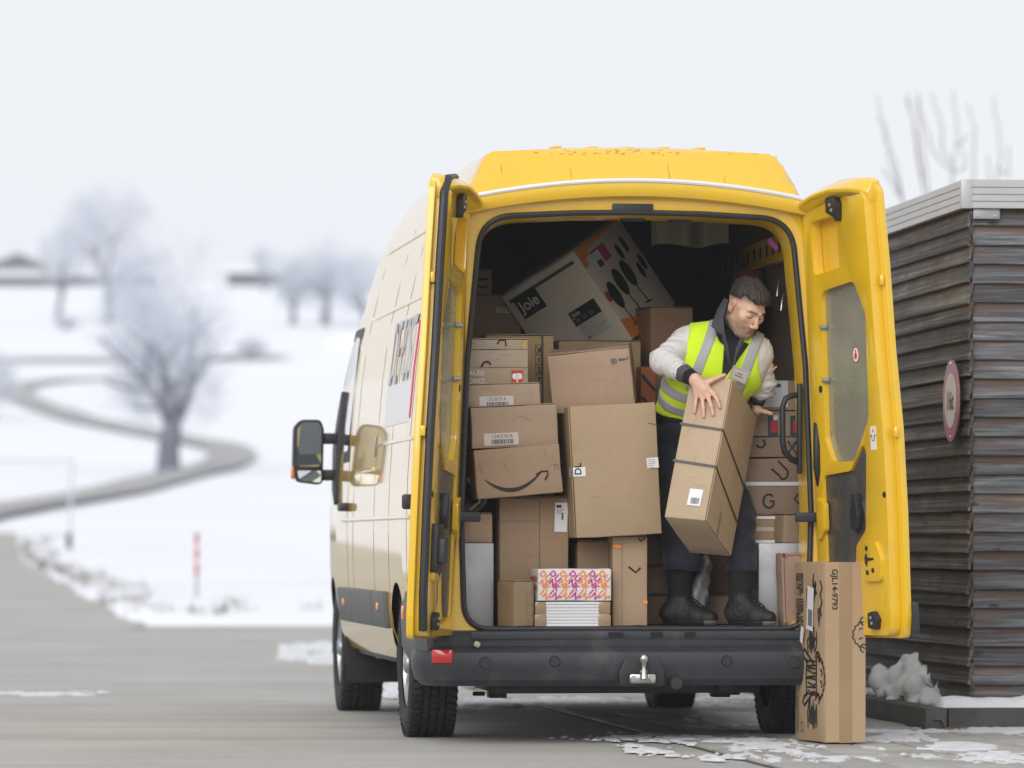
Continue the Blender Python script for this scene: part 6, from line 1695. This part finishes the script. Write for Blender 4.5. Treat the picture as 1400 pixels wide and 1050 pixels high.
for c, b_ in zip(tp + [tt], md + [tm]):
    d = c - b_; d /= np.linalg.norm(d); nail = c + d * .000 + hbn * .006
    cc_ = cc_ + (np.array([.60, .33, .27]) - cc_) * (np.exp(-(np.linalg.norm(V - nail, axis=1) / .006) ** 2) * .8)[:, None]
    cc_ = cc_ + (np.array([.55, .25, .19]) - cc_) * (np.exp(-(np.linalg.norm(V - b_, axis=1) / .009) ** 2) * .5)[:, None]
skinV.append(V); skinF.append(Fq); cols.append(cc_)
# left hand behind the far edge of the parcel, thumb out
f = Field(pin(1005, 590, 22.8) - [.02, .12, .03], pin(1065, 535, 22.8) + [.02, .10, .03], .0027)
pl_ = pin(1035, 560, 22.79)
f.cone(wrL, pl_, .024, .023, .015)
for k_ in range(4):
    a = pl_ + np.array([-.005, .012 * (k_ - 1.5) + .03, -.012 - .006 * k_]); b_ = a + np.array([-.032, .012, -.020]); c = b_ + np.array([-.026, -.004, -.014])
    f.cone(pl_, a, .016, .011, .01); f.cone(a, b_, .0092, .0088, .004); f.cone(b_, c, .0086, .0072, .003)
t1, t2 = pin(1046, 563, 22.77), pin(1054.5, 565.5, 22.75)
f.cone(pl_, t1, .014, .0105, .008); f.cone(t1, t2, .0105, .0082, .004)
V, Fq = f.mesh(); V = relax(V, Fq, 1, .5); cc_ = np.tile([.70, .44, .325], (len(V), 1))
cc_ = cc_ + (np.array([.60, .33, .27]) - cc_) * (np.exp(-(np.linalg.norm(V - (t2 + [0, -.006, .004]), axis=1) / .007) ** 2) * .8)[:, None]
skinV.append(V); skinF.append(Fq); cols.append(cc_)
off = np.cumsum([0] + [len(v) for v in skinV[:-1]])
BV, BF, BC = np.concatenate(skinV), np.concatenate([q + o_ for q, o_ in zip(skinF, off)]), np.concatenate(cols)
me = bpy.data.meshes.new('body'); me.from_pydata((BV - PBASE).tolist(), [], BF.tolist())
at = me.color_attributes.new('skin_colour', 'FLOAT_COLOR', 'POINT'); at.data.foreach_set('color', np.concatenate([BC, np.ones((len(BC), 1))], 1).ravel())
finish(me, True, 85)
M['skin'] = mat('skin', (.5, .29, .2), rough=.52, spec=.35)
n_ = M['skin'].node_tree.nodes; va = n_.new('ShaderNodeVertexColor'); va.layer_name = 'skin_colour'; M['skin'].node_tree.links.new(va.outputs[0], n_['Principled BSDF'].inputs['Base Color'])
n_['Principled BSDF'].inputs['Subsurface Weight'].default_value = .12; n_['Principled BSDF'].inputs['Subsurface Radius'].default_value = (.008, .003, .0015); n_['Principled BSDF'].inputs['Subsurface Scale'].default_value = .6
BODYM = link('body', me, M['skin'], MAN)
# hair: short, brushed forward, faded sides
f = Field((-.12, -.15, -.05), (.12, .14, .18), .0024)
f.ball((0, -.014, .050), (.0795, .103, .096), .01); f.ball((0, .035, .102), (.055, .050, .030), .03); f.ball((.0, .068, .085), (.050, .026, .020), .02); f.ball((.02, .082, .074), (.030, .016, .014), .012)
f.clip(lambda X, Y, Z: (.052 + .36 * Y + .022 * np.clip((np.abs(X) - .035) / .03, 0, 1) * (Y > .02) + .010 * np.sin(X * 190) * (Y > .05) - Z) * .9)
f.clip(lambda X, Y, Z: Y - .104)
V, Fq = f.mesh(); V = relax(V, Fq, 1)
N = vnorm(V, Fq); st_ = fbm(V[:, 0] * 130, V[:, 1] * 28 + V[:, 2] * 25, 3, 3) - .5
lock = fbm(V[:, 0] * 38, V[:, 1] * 16, 7, 2) - .5
V = V + N * (st_ * .010 + lock * .012)[:, None] * np.clip((V[:, 2] - .04) / .05, .2, 1)[:, None]
Rh = np.random.RandomState(4); pick = Rh.choice(len(Fq), 5200); N2 = vnorm(V, Fq); sv = V[Fq[pick, 0]] * .6 + V[Fq[pick, 2]] * .4; sn = N2[Fq[pick, 0]]
flow = np.stack([Rh.randn(len(pick)) * .35, np.ones(len(pick)) * .9, -.35 + Rh.randn(len(pick)) * .25], 1) + sn * .5
flow -= sn * (np.sum(flow * sn, 1) - .28)[:, None]; flow /= np.linalg.norm(flow, axis=1)[:, None]
ln = (.008 + .012 * Rh.rand(len(pick)) * np.clip((sv[:, 2] - .03) / .05, .15, 1))[:, None]; sd = np.cross(flow, sn); sd /= np.linalg.norm(sd, axis=1)[:, None] + 1e-9
q0 = len(V); V = np.concatenate([V, sv - sd * .0009, sv + sd * .0009, sv + flow * ln, sv + flow * ln * .98])
ii = np.arange(len(pick)); Fq = np.concatenate([Fq, np.stack([q0 + ii, q0 + len(pick) + ii, q0 + 2 * len(pick) + ii, q0 + 3 * len(pick) + ii], 1)])
M['hair'] = mat('dark_brown_hair', (.050, .040, .034), rough=.6, var=.45, vscale=160, stretch=(1, .25, .25), spec=.5)
part('hair', V @ HR.T + HC, Fq, M['hair'])
e_ = HC + HR @ np.array([.083, .002, -.029]); MB().lathe([(0, .003), (.0035, .002), (.004, -.002)], e_ - PBASE, rh, n=10).build('earring', M['black'], MAN)

# trousers
M['trouser'] = mat('navy_work_cloth', (.016, .018, .032), rough=.85, var=.2, vscale=25, bump=.15, bscale=500, sheen=.15)
f = Field(box_lo, box_hi, .0075)
f.cone(hipR, hipL, .125, .122, .05); f.cone(pin(930, 578, 22.89), pin(964, 580, 22.86), .118, .115, .04)
hemR, hemL = pin(930, 781, 22.92), pin(1013, 783, 22.72)
f.cone(hipR, kneeR, .118, .092, .04); f.cone(kneeR, hemR, .090, .082, .03)
f.cone(hipL, kneeL, .115, .088, .04); f.cone(kneeL, hemL, .086, .074, .03)
f.cone(pin(932, 755, 22.90), pin(938, 770, 22.88), .080, .076, .03); f.cone(pin(1012, 760, 22.73), pin(1016, 772, 22.72), .072, .072, .03)
f.ball(pin(912, 640, 22.90), (.055, .07, .09), .03)
f.clip(lambda X, Y, Z: hemR[2] - .0 - Z)
f.clip(lambda X, Y, Z: Z - pin(940, 566, 22.87)[2])
V, Fq = f.mesh(); V = relax(V, Fq, 1)
V = wrinkle(V, Fq, .010, 24, 4, axis=(.35, 0, 1)); V = wrinkle(V, Fq, .0025, 60, 5)
part('trousers', V, Fq, M['trouser'])
M['belt'] = mat('black_belt', (.012, .012, .013), rough=.4)
f = Field(pin(890, 600, 22.9) - [0, .3, 0], pin(1005, 545, 22.9) + [0, .2, 0], .007)
f.cone(pin(930, 572, 22.885), pin(965, 574, 22.855), .124, .120, .04)
zc = pin(940, 572, 22.87)[2]; f.clip(lambda X, Y, Z: np.abs(Z - zc) - .020)
V, Fq = f.mesh(); part('belt', V, Fq, M['belt'])
M['sock'] = mat('black_sock', (.008, .008, .009), rough=.9)
M['boot'] = mat('black_boot', (.013, .0135, .014), rough=.6, var=.2, vscale=20, bump=.2, bscale=200)
M['sole'] = mat('grey_sole', (.15, .14, .11), rough=.8, var=.2, vscale=20)
for hem, ank, hx, tx, Zk in ((hemR, ankR, 916, 973, 22.93), (hemL, ankL, 1004, 1053, 22.70)):
    f = Field(np.minimum(ank, hem) - [.1, .12, .06], np.maximum(ank, hem) + [.1, .12, .03], .006)
    f.cone(hem, ank, .064, .054, .02); V, Fq = f.mesh(); V = wrinkle(V, Fq, .002, 70, 3, axis=(0, 0, 1)); part('sock', V, Fq, M['sock'])
    heel, ball_, toe = pin(hx, 839, Zk), pin((hx + tx * 2) / 3, 843, Zk - .07), pin(tx - 1, 845, Zk - .09)
    def shoe(g):
        f = Field(np.minimum(heel, toe) - [.09, .09, .07], np.maximum(heel, toe) + [.09, .09, .13], .005)
        f.cone(heel, ball_, .044 + g, .043 + g, .03); f.cone(ball_, toe, .042 + g, .034 + g, .02); f.cone(heel + [.0, 0, .01], ank + [-.0, 0, .01], .042 + g, .056 + g, .03); f.cone(ank + [.01, -.01, -.01], ball_, .046 + g, .036 + g, .03)
        return f
    f = shoe(0); f.clip(lambda X, Y, Z: .552 - Z); f.clip(lambda X, Y, Z: Z - ank[2] - .045); V, Fq = f.mesh(); V = wrinkle(V, Fq, .0018, 80, 8)
    sh = part('shoe', V, Fq, M['boot'])
    f = shoe(.006); f.clip(lambda X, Y, Z: .5415 - Z); f.clip(lambda X, Y, Z: Z - .561); V, Fq = f.mesh(); part('sole', V, Fq, M['boot'], sh)
    f = shoe(.0075); f.clip(lambda X, Y, Z: .5425 - Z); f.clip(lambda X, Y, Z: Z - .5635); f.clip(lambda X, Y, Z: toe[0] - .035 - X); V, Fq = f.mesh(); part('toe_guard', V, Fq, M['sole'], sh)
    dr = (ball_ - ank); dr /= np.linalg.norm(dr)
    for k in range(4):
        p = ank + (ball_ - ank) * (.12 + .17 * k) + np.array([.025, -.045, .030]); q = p + np.array([.035, .0, -.012])
        MB().tube([tuple(p - PBASE), tuple((p + q) / 2 + [0, -.012, .008] - PBASE), tuple(q - PBASE)], .0035, n=6).build('lace', M['sock'], sh)

# jacket: dark trunk, pale sleeves
M['navy_cloth'] = mat('navy_jacket_cloth', (.013, .0135, .019), rough=.85, var=.15, vscale=25)
M['pale_cloth'] = mat('pale_grey_jacket_cloth', (.66, .65, .66), rough=.85, var=.05, vscale=20, bump=.1, bscale=400, sheen=.1)
def T(X, Y, Z): return (X - chest[0]) * lat[0] + (Y - chest[1]) * lat[1] + (Z - chest[2]) * lat[2]
def Sp(X, Y, Z): return (X - chest[0]) * spine[0] + (Y - chest[1]) * spine[1] + (Z - chest[2]) * spine[2]
f = Field(box_lo, box_hi, .008); torso(f, .004); f.clip(lambda X, Y, Z: pin(940, 562, 22.87)[2] - Z); f.clip(lambda X, Y, Z: np.minimum(Sp(X, Y, Z) - .012, np.abs(T(X, Y, Z)) - .092))
V, Fq = f.mesh(); V = wrinkle(V, Fq, .003, 30, 6); part('jacket', V, Fq, M['navy_cloth'])
f = Field(box_lo, box_hi, .008); torso(f, .005); f.clip(lambda X, Y, Z: .005 - Sp(X, Y, Z)); f.clip(lambda X, Y, Z: .085 - np.abs(T(X, Y, Z)))
V, Fq = f.mesh(); V = wrinkle(V, Fq, .003, 30, 6); part('jacket_yoke', V, Fq, M['pale_cloth'])
cuffR, cuffL = elR + (wrR - elR) * .66, elL + (wrL - elL) * .62
for a, b_, c, wr, r in ((shR, elR, cuffR, wrR, (.076, .060, .047)), (shL, elL, cuffL, wrL, (.070, .056, .045))):
    f = Field(np.minimum(np.minimum(a, b_), c) - .13, np.maximum(np.maximum(a, b_), c) + .13, .006)
    f.cone(a, b_, r[0], r[1], .03); f.cone(b_, c, r[1], r[2], .035); f.ball(a + (neck - a) * .22 + [0, 0, -.012], .075, .03)
    dd = (c - b_) / np.linalg.norm(c - b_)
    f.clip(lambda X, Y, Z: (X - c[0]) * dd[0] + (Y - c[1]) * dd[1] + (Z - c[2]) * dd[2])
    V, Fq = f.mesh(); V = relax(V, Fq, 1)
    V = wrinkle(V, Fq, .0055, 38, 11, axis=(c - b_) * .5 + (b_ - a) * .5); V = wrinkle(V, Fq, .0025, 85, 13, axis=(c - a))
    part('sleeve', V, Fq, M['pale_cloth'])
    f = Field(np.minimum(c, wr) - .09, np.maximum(c, wr) + .09, .005); c2 = c + (wr - c) * .45
    f.cone(c - dd * .01, c2, r[2] * .96, r[2] * .84, .01); f.clip(lambda X, Y, Z: (X - c2[0]) * dd[0] + (Y - c2[1]) * dd[1] + (Z - c2[2]) * dd[2])
    V, Fq = f.mesh(); part('cuff', wrinkle(V, Fq, .0015, 90, 3, axis=dd), Fq, mat('slate_cuff', (.075, .075, .095), rough=.85))
    f = Field(np.minimum(c2, wr) - .08, np.maximum(c2, wr) + .08, .005); c3 = c2 + (wr - c2) * .98
    f.cone(c2 - dd * .01, c3 + dd * .02, r[2] * .80, .034, .01); f.clip(lambda X, Y, Z: (X - c3[0]) * dd[0] + (Y - c3[1]) * dd[1] + (Z - c3[2]) * dd[2])
    V, Fq = f.mesh(); part('inner_cuff', wrinkle(V, Fq, .002, 100, 5, axis=dd), Fq, M['sock'])

# high-visibility vest with reflective bands
M['hivis'] = mat('fluorescent_yellow_cloth', (.62, .86, .010), rough=.75, var=.04, vscale=15, bump=.08, bscale=500)
M['hivis'].node_tree.nodes['Principled BSDF'].inputs['Sheen Weight'].default_value = .2
M['reflex'] = mat('silver_reflective_tape', (.36, .365, .38), rough=.5, var=.05)
hem0 = pin(935, 566, 22.87)
def vest_field(g, h=.0055):
    f = Field(box_lo + [0, 0, .9], box_hi, h); torso(f, .013 + g)
    f.ball(shR + lat * -.062 + spine * -.02, (.086, .15, .115), .02, 's'); f.ball(shL + lat * .066 + spine * -.02, (.086, .15, .115), .02, 's')
    f.cone(neck + spine * .05 + fwd * .02, neck + spine * -.005 + fwd * .05, .078, .070, .02, 's')
    def FwV(X, Y, Z): return (X - chest[0]) * fwd[0] + (Y - chest[1]) * fwd[1] + (Z - chest[2]) * fwd[2]
    f.clip(lambda X, Y, Z: np.minimum(.36 * (Sp(X, Y, Z) - .0) - np.abs(T(X, Y, Z) - .018), FwV(X, Y, Z)))
    f.clip(lambda X, Y, Z: -((X - hem0[0]) * spine[0] * .5 + (Y - hem0[1]) * spine[1] * .5 + (Z - hem0[2])))
    f.clip(lambda X, Y, Z: ((X - neck[0]) * spine[0] + (Y - neck[1]) * spine[1] + (Z - neck[2]) * spine[2]) - .075)
    return f
def vw(V, Fq): return wrinkle(V, Fq, .0035, 24, 15, axis=lat * .8 + spine * .3)
f = vest_field(0); V, Fq = f.mesh(); V = relax(V, Fq, 1); VEST = part('vest', vw(V, Fq), Fq, M['hivis'])
for c0 in (-.105, .105):
    f = vest_field(.0035); f.clip(lambda X, Y, Z: np.abs(T(X, Y, Z) - c0) - .026); f.clip(lambda X, Y, Z: -.115 - Sp(X, Y, Z))
    V, Fq = f.mesh(); part('reflective_band', vw(relax(V, Fq, 1), Fq), Fq, M['reflex'], VEST)
for c0 in (-.145, -.225):
    f = vest_field(.0038); f.clip(lambda X, Y, Z: np.abs(Sp(X, Y, Z) - c0 - .10 * T(X, Y, Z)) - .025)
    V, Fq = f.mesh(); part('reflective_band', vw(relax(V, Fq, 1), Fq), Fq, M['reflex'], VEST)
# card in a clear pocket on the chest
pk = pin(1011, 512, 22.5); pk = np.array(onplane(1011, 513, Vector(chest + fwd * .150), Vector(fwd)))
pu, pv = lat, spine
def cardq(w_, h_, o_): return [tuple(pk + pu * a + pv * b_ + fwd * o_ - PBASE) for a, b_ in ((-w_, -h_), (w_, -h_), (w_, h_), (-w_, h_))]
MB().add(cardq(.043, .036, .0) + cardq(.043, .036, -.004), [(0, 1, 2, 3), (7, 6, 5, 4), (0, 4, 5, 1), (1, 5, 6, 2), (2, 6, 7, 3), (3, 7, 4, 0)]).build('badge_pocket', mat('clear_pocket', (.50, .52, .50), rough=.25), VEST)
MB().add(cardq(.036, .028, .002), [(0, 1, 2, 3)]).build('badge_card', M['ink_pale'], VEST)
for dz, wd in ((.008, .012), (-.006, .020)):
    q = [tuple(pk + pu * a + pv * (b_ + dz) + fwd * .003 - PBASE) for a, b_ in ((-wd, -.002), (wd, -.002), (wd, .002), (-wd, .002))]; MB().add(q, [(0, 1, 2, 3)]).build('badge_print', M['ink'], VEST)
# black roll-neck and folded collar
f = Field(neck - .16, neck + .18, .005); hn = HC + HR @ np.array([0, -.045, -.11])
f.cone(neck + spine * -.05 + fwd * .02, neck + (hn - neck) * .8, .072, .060, .02); f.cone(chest + fwd * .055 + spine * .06, neck + fwd * .035, .03, .058, .03)
V, Fq = f.mesh(); part('roll_neck', wrinkle(V, Fq, .002, 70, 2, axis=spine), Fq, M['sock'])
M['collar'] = mat('slate_collar', (.045, .046, .060), rough=.8)
nd = hn - neck; nd /= np.linalg.norm(nd)
cu_ = lat - nd * (lat @ nd); cu_ /= np.linalg.norm(cu_); cv_ = np.cross(nd, cu_)
if cv_ @ fwd < 0: cv_ = -cv_
rings = []
for k in range(33):
    a = math.radians(90 + 32 + (360 - 64) * k / 32); fr = max(0, math.cos(a - math.pi / 2)) ** 1.5       # fr: 1 at the front tips
    d = cu_ * math.cos(a) + cv_ * math.sin(a)
    c0 = neck + nd * .004 + fwd * .012
    p0 = c0 + d * .068 + nd * .01; p1 = c0 + d * .074 + nd * (.075 - .01 * fr); p2 = c0 + d * .083 + nd * (.075 - .012 * fr); p3 = c0 + d * (.105 + .035 * fr) + nd * (.018 - .065 * fr); p4 = c0 + d * (.100 + .034 * fr) + nd * (.016 - .065 * fr)
    rings.append([tuple(q - PBASE) for q in (p0, p1, p2, p3, p4)])
MB().loft(rings, closed=True, cap=True).build('collar', M['collar'], MAN, angle=60)
def strip3(name, A, B, m, th=.009):
    def den(P): return [P[i] + (P[i + 1] - P[i]) * k / 5 for i in range(len(P) - 1) for k in range(5)] + [P[-1]]
    A, B = den([pin(*q) for q in A]), den([pin(*q) for q in B]); rr = []
    for i, (a, b_) in enumerate(zip(A, B)):
        mid = (a + b_) / 2 + np.array([0, -.006, 0]); o_ = np.array([0, th, 0])
        rr.append([tuple(q - PBASE) for q in (a, mid, b_, b_ + o_, mid + o_, a + o_)])
    return MB().loft(rr, closed=True, cap=True).build(name, m, MAN, angle=60)
strip3('collar_wing', [(990, 407, 22.66), (981, 422, 22.61), (972, 446, 22.55)], [(996, 410, 22.62), (989, 434, 22.56), (991, 461, 22.535)], M['collar'])
strip3('collar_wing', [(1026, 446, 22.62), (1034, 447, 22.62), (1039, 443, 22.64)], [(1016, 462, 22.59), (1024, 462, 22.60), (1033, 457, 22.61)], M['collar'])
strip3('zip_placket', [(985, 452, 22.545), (991, 478, 22.525), (997, 500, 22.53)], [(991, 456, 22.535), (996, 478, 22.52), (1000, 502, 22.525)], M['collar'])
strip3('zip_placket', [(1011, 464, 22.55), (1006, 478, 22.52), (1001, 502, 22.525)], [(1018, 463, 22.56), (1012, 478, 22.525), (1005, 500, 22.53)], M['collar'])
# orange-brown badge on the left sleeve
q = (elL + shL) / 2 + np.array([.062, -.040, .0]); MB().box(Vector(q - PBASE), (.03, .004, .007), Matrix.Rotation(-.7, 3, 'Y')).build('sleeve_logo', M['amber'], MAN)

# ------------------------------------------------------------------ winter haze
hz = MB().box2((-330, -70, -1.5), (330, 770, 48)).build('haze', None, smooth=False)
m = bpy.data.materials.new('haze'); m.use_nodes = True; n = m.node_tree.nodes; l = m.node_tree.links
n.remove(n['Principled BSDF']); pv_ = n.new('ShaderNodeVolumePrincipled'); pv_.inputs['Color'].default_value = (.90, .95, 1, 1); pv_.inputs['Density'].default_value = .0006
pv_.inputs['Anisotropy'].default_value = .2
l.new(pv_.outputs[0], n['Material Output'].inputs['Volume'])
hz.data.materials.append(m); tag(hz, 'thin pale winter haze over the fields', 'haze', kind='stuff')
